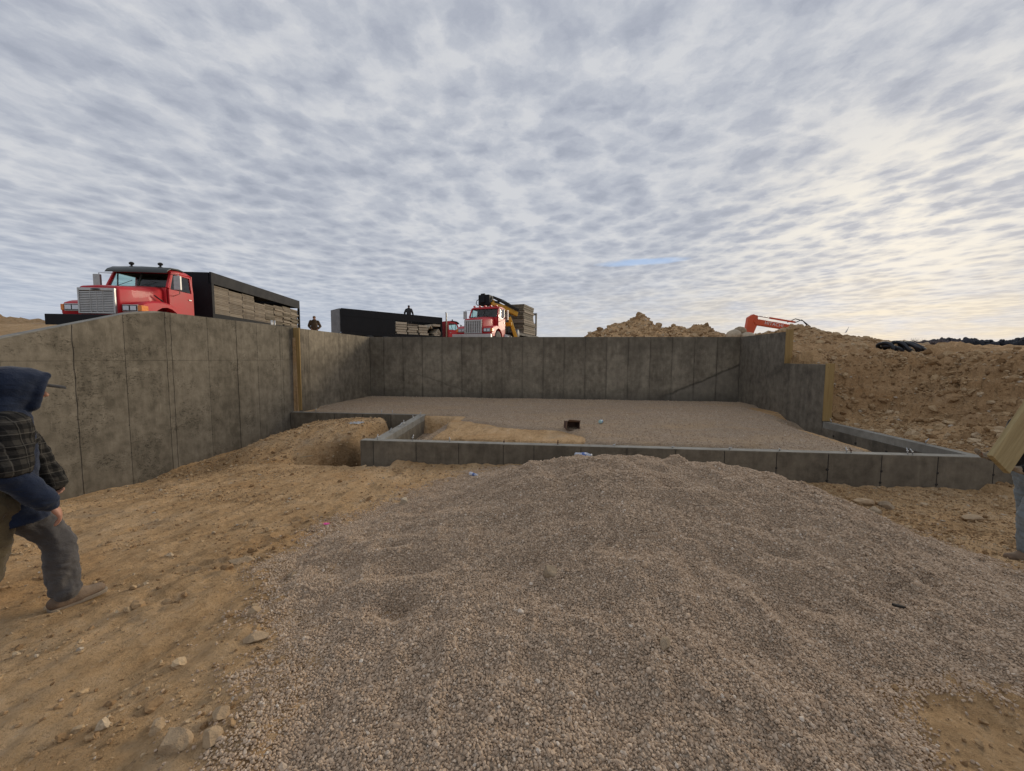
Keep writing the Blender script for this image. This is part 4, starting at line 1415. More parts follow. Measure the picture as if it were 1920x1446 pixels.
    # inside: seats, wheel, dash
    MB().box(*bx(-.90, .90, y0 + .08, y0 + .36, 1.50, 1.86)).build('dashboard', M['seat'], t, .03)
    for s in (-1, 1):
        MB().box(*bx(s * .5 - .26, s * .5 + .26, 2.12, 2.58, 1.20, 1.34)).box(*bx(s * .5 - .25, s * .5 + .25, 2.50, 2.63, 1.34, 2.12)).build('cab_seat', M['seat'], t, .03)
    ring = [(0.5 + .21 * math.cos(a), 2.0 + .1 * math.sin(a), 1.84 + .18 * math.sin(a)) for a in np.linspace(0, 2 * math.pi, 20)]
    MB().tube(ring, .017, 6).build('steering_wheel', M['black'], t)
    if visor:
        vr = []
        for yy, zz, hw in ((yr - .36, 2.46, 1.0), (yr - .30, 2.545, 1.0), (yr - .10, 2.66, .98), (yr + .30, 2.70, .955), (yr + .55, 2.675, .945)):
            vr.append([(-hw, yy, zz - .04), (-hw * .96, yy, zz), (0, yy, zz + .025), (hw * .96, yy, zz), (hw, yy, zz - .04), (0, yy, zz - .03)])
        MB().loft(vr).build('sun_visor', M['grey_visor'], t)
        for s in (-.45, .50):
            mb = MB()
            mb.lathe([(0, .0), (0, .07), (.015, .07), (.03, .03), (.07, .03)], (s, yr + .05, 2.69), 'z', 12)
            mb.ell((s, yr + .05, 2.81), (.085, .06, .06), 12, 8)
            mb.build('roof_horn', M['black'], t)
    else:
        for q in np.linspace(-.75, .75, 5):
            MB().box(*bx(q - .06, q + .06, yr - .10, yr + .02, 2.60, 2.69)).build('marker_light', M['red_lens'], t, .02)
    return t


M['grey_visor'] = simple('dark_grey_visor', (0.045, 0.055, 0.055), 0.45, 0, 0.1, 4)
M['red_lens'] = simple('red_lens', (0.62, 0.05, 0.03), 0.3)


def chassis(t, y_end, axles):
    MB().box(*bx(-.46, -.38, 0.3, y_end, .62, .88)).box(*bx(.38, .46, 0.3, y_end, .62, .88)).build('chassis_rails', M['black_paint'], t)
    for s in (-1, 1):
        MB().lathe([(-.55, .02), (-.55, .30), (.55, .30), (.55, .02)], (s * .86, 3.15 if y_end > 8 else 3.0, .66), 'y', 20).build('fuel_tank', M['dull_metal'], t)
        for ya in axles:
            wheel(t, s * .95, ya, .52, .52, s)


def basket(t, hw, y0, y1, top, zr, zb0, zb1, solid_side=None, front_solid=True, back_x=-1.2):
    """open sided frame body for carrying concrete forms"""
    for s in (-1, 1):
        MB().box(*bx(min(s * (hw - .07), s * hw), max(s * (hw - .07), s * hw), y0, y1, zr, top)).build('top_rail', M['black_paint'], t, .008)
        MB().box(*bx(min(s * (hw - .09), s * (hw - .004)), max(s * (hw - .09), s * (hw - .004)), y0 + .14, y1 - .10, zb0, zb1)).build('bottom_rail', M['black_paint'], t, .008)
        for yy in (y0 + .003, y1 - .103):
            MB().box(*bx(min(s * (hw - .10), s * (hw + .003)), max(s * (hw - .10), s * (hw + .003)), yy, yy + .14 if yy < y1 - 1 else yy + .10, zb0 - .02, zr - .001)).build('corner_post', M['black_paint'], t, .006)
    MB().box(*bx(-hw + .105, hw - .105, y0 + .01, y0 + .09, zb0, top - .02)).build('headboard', M['black_paint'], t)
    MB().box(*bx(-hw + .095, hw - .095, y0 + .1, y1 - .02, zb0 + .05, zb0 + .13)).build('deck', M['black_paint'], t)
    MB().box(*bx(back_x - .02, back_x + .02, y0 + .16, y1 - .14, zb1 + .01, zr + .1)).build('back_plate', M['black_paint'], t)
    for k in range(7):
        yy = y0 + .4 + (y1 - y0 - .8) * k / 6
        MB().box(*bx(-hw + .1, hw - .1, yy - .05, yy + .05, zb0 - .12, zb0 + .045)).build('crossmember', M['black_paint'], t)
    for yy in (y0 + .10, y1 - .06):
        MB().box(*bx(-hw + .072, hw - .072, yy, yy + .05, zr + .02, top - .03)).build('end_beam', M['black_paint'], t)


def local_axes(back):
    b_ = Vector((back[0], back[1], 0)).normalized()
    return math.atan2(-b_.x, b_.y)


def slat(root, x0, x1, y0, y1, z0, z1, mat, label, group, rz=0.0, cat='concrete form'):
    """one form panel lying in a stack, placed in a vehicle's own axes but linked as a thing of its own"""
    key = (round(x1 - x0, 2), round(y1 - y0, 2), round(z1 - z0, 3))
    if key not in SLATS:
        a, b_, c = (x1 - x0) / 2, (y1 - y0) / 2, (z1 - z0) / 2
        mb = MB().box((-a, -b_, -c), (a, b_, -c + min(.022, c * .7)))
        e = .035
        mb.box((a - e, -b_, -c + .022), (a, b_, c)).box((-a, -b_, -c + .022), (-a + e, b_, c))
        mb.box((-a + e, -b_, -c + .022), (a - e, -b_ + e, c)).box((-a + e, b_ - e, -c + .022), (a - e, b_, c))
        mb.box((-.03, -b_ + e, -c + .022), (.03, b_ - e, c - .004))
        SLATS[key] = mb.mesh('concrete_form')
    me = SLATS[key]
    if mat.name not in [q.name for q in me.materials]:
        if len(me.materials):
            me2 = me.copy()
            me2.materials.clear()
            me = me2
        me.materials.append(mat)
        SLATS[key] = me
    o = bpy.data.objects.new('concrete_form', me)
    link(o)
    o.matrix_world = root.matrix_world @ Matrix.Translation(((x0 + x1) / 2, (y0 + y1) / 2, (z0 + z1) / 2)) @ Matrix.Rotation(rz, 4, 'Z')
    return tag(o, label, cat, group)


SLATS = {}
ORD = ['lowest', 'second from the bottom', 'third from the bottom', 'fourth from the bottom', 'fifth from the bottom', 'sixth from the bottom', 'seventh from the bottom', 'eighth from the bottom', 'ninth from the bottom', 'tenth from the bottom', 'eleventh from the bottom', 'twelfth from the bottom', 'thirteenth from the bottom', 'fourteenth from the bottom', 'fifteenth from the bottom', 'sixteenth from the bottom', 'seventeenth from the bottom', 'eighteenth from the bottom']


def ordinal(k, n):
    if k == n - 1:
        return 'topmost'
    if k <= (n - 1) // 2:
        return ORD[k]
    return ORD[n - 1 - k].replace('lowest', 'topmost').replace('from the bottom', 'from the top')


GZ0 = 2.86

# ------------------------------------------------------------------ truck on the left
t1 = thing('form_truck', 'red long nosed truck with a black form basket, parked behind the tall left wall', 'truck', (-14.13, 10.62, GZ0 - .13), local_axes((-.196, .98)))
conventional_cab(t1)
chassis(t1, 10.9, (8.2, 9.5))
basket(t1, 1.29, 3.32, 11.05, 2.88, 2.42, 0.98, 1.235)
MB().box(*bx(-1.215, 1.215, 3.45, 10.9, 2.78, 2.81)).build('roof_sheet', M['black_paint'], t1)
mb = MB().tube([(.84, 1.12, 1.58), (.93, 1.36, 1.40)], .022, 6)
mb.build('hood_latch', M['black'], t1)
bpy.context.view_layer.update()
names = ['first stack behind the cab', 'second stack behind the cab', 'third stack behind the cab', 'fourth stack behind the cab', 'fourth stack from the tail', 'third stack from the tail', 'second stack from the tail', 'tail stack']
yy = 3.50
for i in range(8):
    wdt = (0.97, 0.96, 0.94, 0.93, 0.93, 0.92, 0.92, 0.90)[i]
    top = (2.40, 2.37, 2.385, 2.12, 2.22, 2.26, 2.34, 2.3)[i] - random.uniform(0, .03)
    z_ = 1.245
    th = .066 if i < 4 else .085
    nlay = int((top - z_) / th)
    for k in range(nlay):
        h = (top - 1.245) / nlay
        jx = random.uniform(-.015, .015) if i < 4 else random.uniform(-.07, .02)
        slat(t1, -1.18 + jx, 1.235 + jx, yy + .012, yy + wdt - .012, z_ + .004, z_ + h - .004, M['form_wood'] if (i < 4 or random.random() < .6) else M['form_dark'],
             'weathered form %s, %s, left truck' % (ordinal(k, nlay), names[i]), 'concrete forms in the %s of the left truck' % names[i], random.uniform(-.006, .006) if i < 4 else random.uniform(-.02, .02))
        z_ += h
    yy += wdt

# ------------------------------------------------------------------ black basket truck in the middle, facing away
t2 = thing('form_truck', 'black boxed form basket on a red truck facing away, with a man standing in it', 'truck', (-7.87, 35.47, GZ0), local_axes((-.64, -.768)))
conventional_cab(t2)
chassis(t2, 11.5, (8.6, 9.9))
basket(t2, 1.0, 3.35, 11.88, 2.87, 2.33, 1.0, 1.25, back_x=.22)
MB().box(*bx(-.995, -.945, 7.75, 11.77, 1.26, 2.325)).build('side_plate', M['black_paint'], t2, .004)
MB().box(*bx(-.86, .86, 11.885, 11.93, 1.0, 2.86)).build('tailboard', M['grey_frame'], t2, .006)
MB().tube([(-1.02, 2.95, .7), (-1.02, 2.95, 3.25), (-1.02, 3.02, 3.35)], .065, 10).build('exhaust_stack', M['chrome'], t2)
bpy.context.view_layer.update()
cols = [(6.72, 7.68, 4), (5.72, 6.66, 5), (4.72, 5.64, 4), (3.62, 4.25, 1)]
cn = ['beside the black side plate', 'second from the black side plate', 'third from the black side plate', 'nearest the red cab']
for i, (a, b_, nl) in enumerate(cols):
    z_ = 1.27
    nl = (5, 5, 4, 2)[i]
    for k in range(nl):
        h = (.19, .175, .215, .14)[i] * random.uniform(.9, 1.1)
        cut = random.uniform(0, .12)
        slat(t2, -.97 + random.uniform(0, .05), .15, a + (cut if k % 2 else 0), b_ - (0 if k % 2 else cut), z_ + .012, z_ + h - .024, M['form_pale'] if random.random() < .75 else M['form_wood'],
             'pale form %s in the stack %s' % (ordinal(k, nl), cn[i]), 'form panels stacked %s on the middle truck' % cn[i])
        z_ += h
slat(t2, -.97, .15, 3.55, 4.25, 2.08, 2.26, M['form_pale'], 'short pale form panel laid under the top rail nearest the red cab', None)


def chevron(root, yc, zc, s, label):
    """L shaped corner form seen end on, point up"""
    th = .07
    pts = [(-s, -s), (0, 0.1), (s, -s), (s, -s - th * 1.5), (0, 0.1 - th * 1.6), (-s, -s - th * 1.5)]
    mb = MB().prism(pts, -.95, .15, lambda u, v, q: (q, u, v))
    o = mb.build('corner_form', M['form_pale'], None)
    o.matrix_world = root.matrix_world @ Matrix.Translation((0, yc, zc))
    return tag(o, label, 'corner form', 'corner forms on the middle truck')


chevron(t2, 4.50, 2.12, .17, 'small pale corner form with its point up, left of the larger pair')
chevron(t2, 3.72, 1.78, .28, 'upper of two nested pale corner forms nearest the red cab')
chevron(t2, 3.72, 1.62, .28, 'lower of two nested pale corner forms nearest the red cab')

# ------------------------------------------------------------------ crane truck
t3 = thing('crane_truck', 'red square nosed truck with a folded yellow loader crane and stacked lumber', 'truck', (-4.5, 22.05, GZ0), local_axes((.249, .969)))
conventional_cab(t3, True, False, 'ribs')
chassis(t3, 9.8, (7.2, 8.5))
MB().box(*bx(-1.2, 1.2, 4.6, 9.8, 1.0, 1.18)).build('flatbed', M['black_paint'], t3, .01)
MB().box(*bx(-1.15, 1.15, 9.3, 9.42, 1.18, 1.3)).build('rear_rail', M['black_paint'], t3)
for s in (-1.12, 1.12):
    MB().box(*bx(s - .06, s + .06, 9.3, 9.42, 1.30, 3.0)).build('rear_post', M['grey_frame'], t3)
MB().box(*bx(-1.18, 1.18, 9.28, 9.44, 2.86, 3.02)).build('rear_crossbar', M['grey_frame'], t3)
MB().box(*bx(-1.06, 1.06, 9.31, 9.41, 2.1, 2.2)).build('rear_crossbar', M['grey_frame'], t3)
cr = bpy.data.objects.new('loader_crane', None)
link(cr, t3)
MB().box(*bx(-.45, .45, 3.25, 4.1, .9, 1.9)).build('base', M['yellow'], cr, .03)
MB().lathe([(0, .02), (0, .26), (1.3, .22), (1.3, .02)], (0, 3.65, 1.9), 'z', 16).build('column', M['black'], cr)
mb = MB().bar((-.25, 3.4, 3.15), (1.0, 5.0, 2.45), .26, .30)
mb.build('boom', M['yellow'], cr, .02)
mb = MB().bar((-.05, 3.3, 3.42), (1.15, 4.9, 2.72), .16, .14)
mb.build('boom_cylinder', M['black'], cr, .02)
MB().box(*bx(-.95, -.15, 2.78, 3.55, 2.86, 3.55), Matrix.Rotation(.0, 4, 'X')).build('crane_head', M['black_paint'], cr, .06)
MB().bar((-.60, 2.75, 3.0), (-.62, 2.85, 3.62), .30, .16, (0, 1, 0)).build('jib_link', M['black_paint'], cr, .03)
MB().bar((-.1, 3.0, 2.98), (.35, 3.9, 2.82), .2, .2).build('jib', M['yellow'], cr, .02)
MB().tube([(-.95, 3.0, 3.3), (-1.12, 2.95, 3.2), (-1.15, 2.9, 3.0), (-1.0, 2.85, 2.86), (-.85, 2.85, 2.9)], .025, 6).build('hose', M['black'], cr)
MB().tube([(-.1, 3.3, 3.5), (.4, 3.9, 3.3), (.9, 4.6, 2.95), (1.2, 5.1, 2.6)], .03, 6).build('hose', M['black'], cr)
MB().bar((.98, 3.5, 2.1), (1.45, 3.75, .55), .20, .22).build('stabiliser_leg', M['yellow'], cr, .02)
MB().bar((-.98, 3.5, 1.6), (-1.3, 3.6, .55), .20, .22).build('stabiliser_leg', M['yellow'], cr, .02)
MB().box(*bx(.45, 1.2, 3.35, 3.65, 1.5, 1.75)).box(*bx(-1.2, -.45, 3.35, 3.65, 1.2, 1.45)).build('outrigger_beam', M['yellow'], cr, .02)
# stacked plates of the exhaust guard beside the cab
for k in range(5):
    MB().box(*bx(1.03, 1.10, 2.92, 3.08, 1.88 + .13 * k, 1.97 + .13 * k)).build('guard_plate', M['white_paint'], t3)
MB().lathe([(0, .02), (0, .30), (.12, .30), (.12, .02)], (1.2, 4.35, 1.05), 'x', 18).build('spare_hub', M['grey_frame'], t3)
bpy.context.view_layer.update()
z_ = 1.20
k = 0
while k < 14:
    h = .15
    for q, (xa, xb) in enumerate(((-1.18, -.02), (.02, 1.22))):
        j = random.uniform(-.05, .05) if k > 2 else random.uniform(-.02, .02)
        slat(t3, xa + j * .5, xb + j * .5, 5.9 + j, 8.35 + j + (0.5 if k < 6 else 0), z_ + .008, z_ + h - .012, M['form_dark'] if random.random() < .75 else M['form_wood'],
             'dark form %s, %s stack, crane truck' % (ordinal(k, 14), 'left' if q == 0 else 'right'), '%s stack of form panels on the crane truck' % ('left' if q == 0 else 'right'))
    z_ += h
    k += 1
MB().bar((.1, 5.83, 1.2), (.1, 5.83, 3.42), .05, .05, (0, 1, 0)).build('load_post', M['grey_frame'], t3)
MB().tube([(.02, 5.84, 3.40), (.02, 5.82, 1.2)], .02, 5).build('strap', M['grey_frame'], t3)

# ------------------------------------------------------------------ excavator behind the clay heap
ex = thing('excavator', 'orange excavator behind the clay heap, only its bent arm showing', 'excavator', (18.3, 26.9, 1.05), R(4))
mb = MB()


def arm_beam(name, poly, hw, mat, parent):
    return MB().prism(poly, -hw, hw, lambda u, v, q: (u, q, v)).build(name, mat, parent, .02)


# local x points right; the arm reaches to the left (-x)
arm_beam('boom', [(-0.4, 1.5), (-1.0, 2.6), (-2.3, 3.42), (-4.90, 3.86), (-5.02, 3.70), (-4.9, 3.48), (-2.5, 3.12), (-1.3, 2.3), (-0.9, 1.4)], .19, M['orange'], ex)
stk = arm_beam('stick', [(-5.02, 4.16), (-4.74, 4.06), (-4.72, 3.55), (-5.10, 2.55), (-5.32, 1.7), (-5.60, 1.7), (-5.52, 2.6), (-5.34, 3.95)], .15, M['orange'], ex)
MB().tube([(-4.86, -.0, 4.08), (-3.9, 0, 3.93)], .032, 8).build('cylinder_rod', M['chrome'], ex)
MB().tube([(-3.9, 0, 3.93), (-2.25, 0, 3.66)], .062, 10).build('cylinder', M['orange'], ex)
MB().tube([(-2.7, .05, 3.65), (-2.2, .05, 3.88), (-1.7, .05, 3.75), (-1.2, .05, 3.2)], .03, 6).build('hose', M['black'], ex)
MB().tube([(-2.3, -.1, 3.62), (-1.9, -.1, 3.80), (-1.3, -.1, 3.35)], .03, 6).build('hose', M['black'], ex)
arm_beam('bucket', [(-5.3, 1.75), (-5.62, 1.75), (-6.0, 1.2), (-5.8, .6), (-5.2, .4), (-4.8, .8)], .45, M['grey_frame'], ex)
for s in (-1, 1):
    MB().prism([(-1.7, .1), (1.7, .1), (2.0, .45), (1.7, .82), (-1.7, .82), (-2.0, .45)], s * .75 - .28, s * .75 + .28, lambda u, v, q: (u, q, v)).build('track', M['black'], ex, .03)
MB().box((-1.2, -1.2, .95), (1.9, 1.2, 1.85)).build('house', M['orange'], ex, .06)
MB().box((1.9, -1.15, 1.0), (2.4, 1.15, 1.9)).build('counterweight', M['grey_frame'], ex, .06)
MB().box((-1.1, -1.15, 1.86), (.3, -.25, 2.55)).build('cab', M['glass_dark'], ex, .03)
fc = bpy.data.curves.new('boom_lettering', 'FONT')
fc.body = 'HITACHI'
fc.size = .285
fc.extrude = .004
fc.align_x = 'CENTER'
fc.align_y = 'CENTER'
fc.space_character = 1.12
fo = bpy.data.objects.new('boom_lettering', fc)
fc.materials.append(M['white_paint'])
link(fo, ex)
fo.location = (-3.72, -.198, 3.49)
fo.rotation_euler = (R(90), R(9.6), 0)

# ------------------------------------------------------------------ coil of black drain pipe
M['pipe'] = simple('black_corrugated_pipe', (0.016, 0.018, 0.025), 0.34, 0, 0.2, 5, 0.15, (0.12, 0.09, 0.06))


def pipe_coil(loc, rz, loops, r, label, rad=.075):
    """loops of pipe fallen over like a slack spring"""
    co = thing('pipe_coil', label, 'pipe coil', loc, rz)
    for k in range(loops):
        pts, rr = [], []
        n = 130
        hgt = random.uniform(.40, .58)
        rk = r * (1 - .05 * abs(k - loops / 2) / loops) + random.uniform(-.02, .02)
        ln = .50 + random.uniform(-.16, .14)
        cx = (k - (loops - 1) / 2) * .165 + random.uniform(-.045, .045)
        for i in range(n):
            a = 2 * math.pi * i / (n - 1)
            u, v = rk * 1.25 * math.cos(a), rk * math.sin(a)
            pts.append((cx + v * ln * 1.15 + .05 * math.sin(a * 2 + k * 2.1), u * .8, rad + rk * hgt - v * hgt + .035 * math.sin(2 * a + k * 1.7)))
            rr.append(rad * (1.0 if i % 2 else .80))
        MB().tube(pts, rr, 8).build('loop', M['pipe'], co)
    return co


cz = ground_z(13.8, 16.3)
pipe_coil((14.1, 16.7, 2.40), R(-14), 7, .40, 'big coil of black corrugated pipe lying on the clay bank')
pipe_coil((15.2, 17.3, 2.42), R(5), 2, .30, 'smaller coil end of black pipe lying right behind the big coil')
o = MB().prism([(0, 0), (.10, .03), (.20, .34), (.14, .22)], 0, .03, lambda u, v, q: (u, q, v)).build('plastic_scrap', M['white_paint'])
o.location = (15.95, 22.3, 3.70)
tag(o, 'white scrap of plastic sticking up from the low clay heap', 'scrap')

# ------------------------------------------------------------------ people
def skin_nodes(name, col):
    return simple(name, col, 0.55, 0, 0.12, 18, 0.2, (col[0] * .6, col[1] * .5, col[2] * .45))


M['skin'] = skin_nodes('weathered_skin', (0.40, 0.20, 0.135))
M['glove'] = simple('tan_work_glove', (0.27, 0.215, 0.15), 0.9, 0, 0.3, 30, 0.4, (0.12, 0.09, 0.06), 0.4)


def cloth(name, col, dusty=0.25, dust=(0.20, 0.165, 0.13), fade=0.2):
    m, k, b = new_mat(name)
    pos = k.node('ShaderNodeTexCoord').outputs['Object']
    n = k.noise(pos, 7, 6, 0.65)
    w = k.noise(pos, 120, 3, 0.6)
    c = k.mix(k.map(n, 0.3, 0.7), tuple(v * (1 - fade) for v in col), tuple(min(1, v * (1 + fade)) for v in col))
    dn = k.noise(k.vmath('ADD', pos, (3, 1, 4)), 4.5, 7, 0.7)
    c = k.mix(k.math('MULTIPLY', k.map(dn, 0.50, 0.72), dusty), c, dust)
    k.put(b.inputs['Base Color'], c)
    b.inputs['Roughness'].default_value = 0.92
    b.inputs['Specular IOR Level'].default_value = 0.12
    b.inputs['Sheen Weight'].default_value = 0.15
    fold = k.noise(k.scale(pos, (1, 1, 1.9)), 11, 4, 0.55, 0.7)
    h = k.math('ADD', k.math('MULTIPLY', w, 0.12), k.math('MULTIPLY', fold, 1.0))
    k.put(b.inputs['Normal'], k.bump(h, 0.55, 0.025))
    return m


def plaid(name):
    m, k, b = new_mat(name)
    pos = k.node('ShaderNodeTexCoord').outputs['Object']
    wv = k.vmath('ADD', pos, k.vmath('SCALE', k.noise(pos, 5, 3, color=True), scale=0.03))
    x, y, z = k.sep(wv)

    def band(v, per, w, off=0.0):
        f_ = k.math('FRACT', k.math('ADD', k.math('DIVIDE', v, per), off))
        return k.math('LESS_THAN', f_, w)
    hz_ = band(z, 0.060, 0.5)
    vt = band(k.math('ADD', x, k.math('MULTIPLY', y, 0.9)), 0.070, 0.5)
    s = k.math('ADD', k.math('MULTIPLY', hz_, 0.5), k.math('MULTIPLY', vt, 0.5))
    c = k.ramp(s, [(0.0, (0.044, 0.041, 0.036)), (0.5, (0.021, 0.020, 0.019)), (1.0, (0.011, 0.011, 0.011))])
    ln = k.math('MAXIMUM', band(z, 0.072, 0.07, 0.22), band(k.math('ADD', x, k.math('MULTIPLY', y, 0.9)), 0.085, 0.06, 0.2))
    c = k.mix(k.math('MULTIPLY', ln, 0.3), c, (0.16, 0.15, 0.13))
    n = k.noise(pos, 8, 6, 0.7)
    c = k.mix(k.map(n, 0.55, 0.75, 0, 0.35), c, (0.12, 0.105, 0.085))
    k.put(b.inputs['Base Color'], c)
    b.inputs['Roughness'].default_value = 0.95
    b.inputs['Specular IOR Level'].default_value = 0.1
    fold = k.noise(k.scale(pos, (1, 1, 1.6)), 10, 4, 0.55, 0.8)
    k.put(b.inputs['Normal'], k.bump(fold, 0.6, 0.03))
    return m


M['navy'] = cloth('navy_hoodie', (0.012, 0.019, 0.040), 0.16, (0.075, 0.085, 0.11))
M['plaid'] = plaid('grey_black_plaid')
M['trousers'] = cloth('dusty_work_trousers', (0.078, 0.073, 0.072), 0.5, (0.165, 0.150, 0.132))
M['olive'] = cloth('olive_brown_work_trousers', (0.085, 0.066, 0.038), 0.5, (0.14, 0.115, 0.085))
M['boot'] = simple('muddy_tan_boot', (0.17, 0.115, 0.075), 0.85, 0, 0.3, 12, 0.6, (0.27, 0.20, 0.13), 0.4)
M['sole'] = simple('pale_muddy_sole', (0.25, 0.20, 0.145), 0.9, 0, 0.2, 20)
M['capcloth'] = cloth('black_cap', (0.015, 0.015, 0.017), 0.2)
M['tancap'] = cloth('tan_cap', (0.20, 0.13, 0.075), 0.2)
M['brown_coat'] = cloth('brown_work_coat', (0.085, 0.058, 0.038), 0.25)
M['dark_coat'] = cloth('dark_charcoal_coat', (0.045, 0.044, 0.046), 0.2, (0.09, 0.09, 0.09))
M['black_coat'] = cloth('black_coat', (0.010, 0.009, 0.009), 0.2, (0.06, 0.04, 0.03))
M['jeans'] = cloth('faded_blue_jeans', (0.19, 0.22, 0.235), 0.5, (0.22, 0.205, 0.18))
M['hair'] = simple('dark_hair', (0.02, 0.014, 0.010), 0.7)
M['eye'] = simple('eye', (0.02, 0.015, 0.012), 0.15)


def cap_shape(mb, p0, r0, p1, r1, sq=None, seg=14):
    """tapered limb piece with round ends; sq = (axis, factor) flattens the section along that axis"""
    p0, p1 = Vector(p0), Vector(p1)
    ax = p1 - p0
    L = ax.length
    ax = ax.normalized() if L > 1e-6 else Vector((0, 0, 1))
    u = ax.orthogonal().normalized()
    w = ax.cross(u)
    st_ = [(-r0 * math.sin(a), r0 * math.cos(a)) for a in (R(82), R(55), R(28))] + [(0, r0), (L * .5, (r0 + r1) / 2), (L, r1)] + [(L + r1 * math.sin(a), r1 * math.cos(a)) for a in (R(28), R(55), R(82))]
    rings = []
    for h, r in st_:
        ring = []
        for a in np.linspace(0, 2 * math.pi, seg, endpoint=False):
            off = (u * math.cos(a) + w * math.sin(a)) * r
            if sq is not None:
                q = Vector(sq[0]).normalized()
                off = off + q * off.dot(q) * (sq[1] - 1)
            ring.append(p0 + ax * h + off)
        rings.append(ring)
    mb.loft(rings)


BLOBS = []
NEWMESH = []
THICK = {}


def blob(name, shapes, voxel, mat, parent, smooth=3, wrinkle=0.0, wfreq=9.0, cut=None, thick=0.0, seed=0):
    """one continuous skin round all the shapes"""
    mb = MB()
    for s in shapes:
        if s[0] == 'cap':
            cap_shape(mb, *s[1:])
        else:
            mb.ell(*s[1:])
    me = mb.mesh(name)
    bm = bmesh.new()
    bm.from_mesh(me)
    bmesh.ops.recalc_face_normals(bm, faces=bm.faces)
    bm.to_mesh(me)
    bm.free()
    o = bpy.data.objects.new(name, me)
    link(o, parent)
    md = o.modifiers.new('remesh', 'REMESH')
    md.mode = 'VOXEL'
    md.voxel_size = voxel
    sm = o.modifiers.new('smooth', 'SMOOTH')
    sm.iterations = smooth
    sm.factor = 0.5
    BLOBS.append((o, name, mat, wrinkle, wfreq, cut, thick, seed))
    return o


def finish_blob(dg, o, name, mat, wrinkle, wfreq, cut, thick, seed):
    new = bpy.data.meshes.new_from_object(o.evaluated_get(dg), depsgraph=dg)
    NEWMESH.append((o, new, name))
    if wrinkle:
        n_ = len(new.vertices)
        co = np.empty(n_ * 3, np.float32)
        new.vertices.foreach_get('co', co)
        co = co.reshape(-1, 3).astype(float)
        nr = np.array([v.normal[:] for v in new.vertices])
        a = fbm(co[:, 2] * 1.6 + co[:, 0] * .5, co[:, 0] + co[:, 1] * 1.3, wfreq, 3, 300 + seed, 0.55, True)
        b_ = fbm(co[:, 0] * 1.3 - co[:, 2] * .6, co[:, 1] + co[:, 2] * .8, wfreq * .6, 3, 340 + seed)
        co = co + nr * ((a - 0.2) * wrinkle + b_ * wrinkle * .8)[:, None]
        new.vertices.foreach_set('co', co.astype(np.float32).reshape(-1))
    if cut is not None:
        bm = bmesh.new()
        bm.from_mesh(new)
        kill = [v for v in bm.verts if cut(v.co)]
        bmesh.ops.delete(bm, geom=kill, context='VERTS')
        bm.to_mesh(new)
        bm.free()
    if thick:
        THICK[o] = thick
    new.polygons.foreach_set('use_smooth', [True] * len(new.polygons))
    new.materials.clear()
    new.materials.append(mat)


def hand(shapes, wrist, dirn, palm_n, thumb_side, curl=0.6, s=1.0):
    """palm, four unequal curled fingers, thumb from the side of the palm"""
    w = Vector(wrist)
    d_ = Vector(dirn).normalized()
    n = Vector(palm_n)
    n = (n - d_ * n.dot(d_)).normalized()
    t_ = d_.cross(n).normalized() * thumb_side
    shapes.append(('cap', w, .026 * s, w + d_ * .05 * s, .034 * s, (n, .6)))
    for k, (ln, off) in enumerate(((.075, .028), (.085, .010), (.080, -.009), (.064, -.027))):
        b_ = w + d_ * .080 * s + t_ * off * s
        shapes.append(('cap', w + d_ * .035 * s + t_ * off * .8 * s, .014 * s, b_, .0115 * s))
        p = b_
        dd = d_
        for q, fr_ in enumerate((.45, .32, .23)):
            dd = (dd + n * curl * (.6 + .3 * q)).normalized()
            e = p + dd * ln * fr_ * s
            shapes.append(('cap', p, (.0105 - .001 * q) * s, e, (.0098 - .001 * q) * s))
            p = e
    b_ = w + d_ * .025 * s + t_ * .026 * s
    m_ = b_ + (t_ * .7 + d_ * .75 + n * .25).normalized() * .042 * s
    e = m_ + (d_ * .8 + t_ * .1 + n * .5).normalized() * .034 * s
    shapes.append(('cap', b_, .015 * s, m_, .0125 * s))
    shapes.append(('cap', m_, .0120 * s, e, .0095 * s))


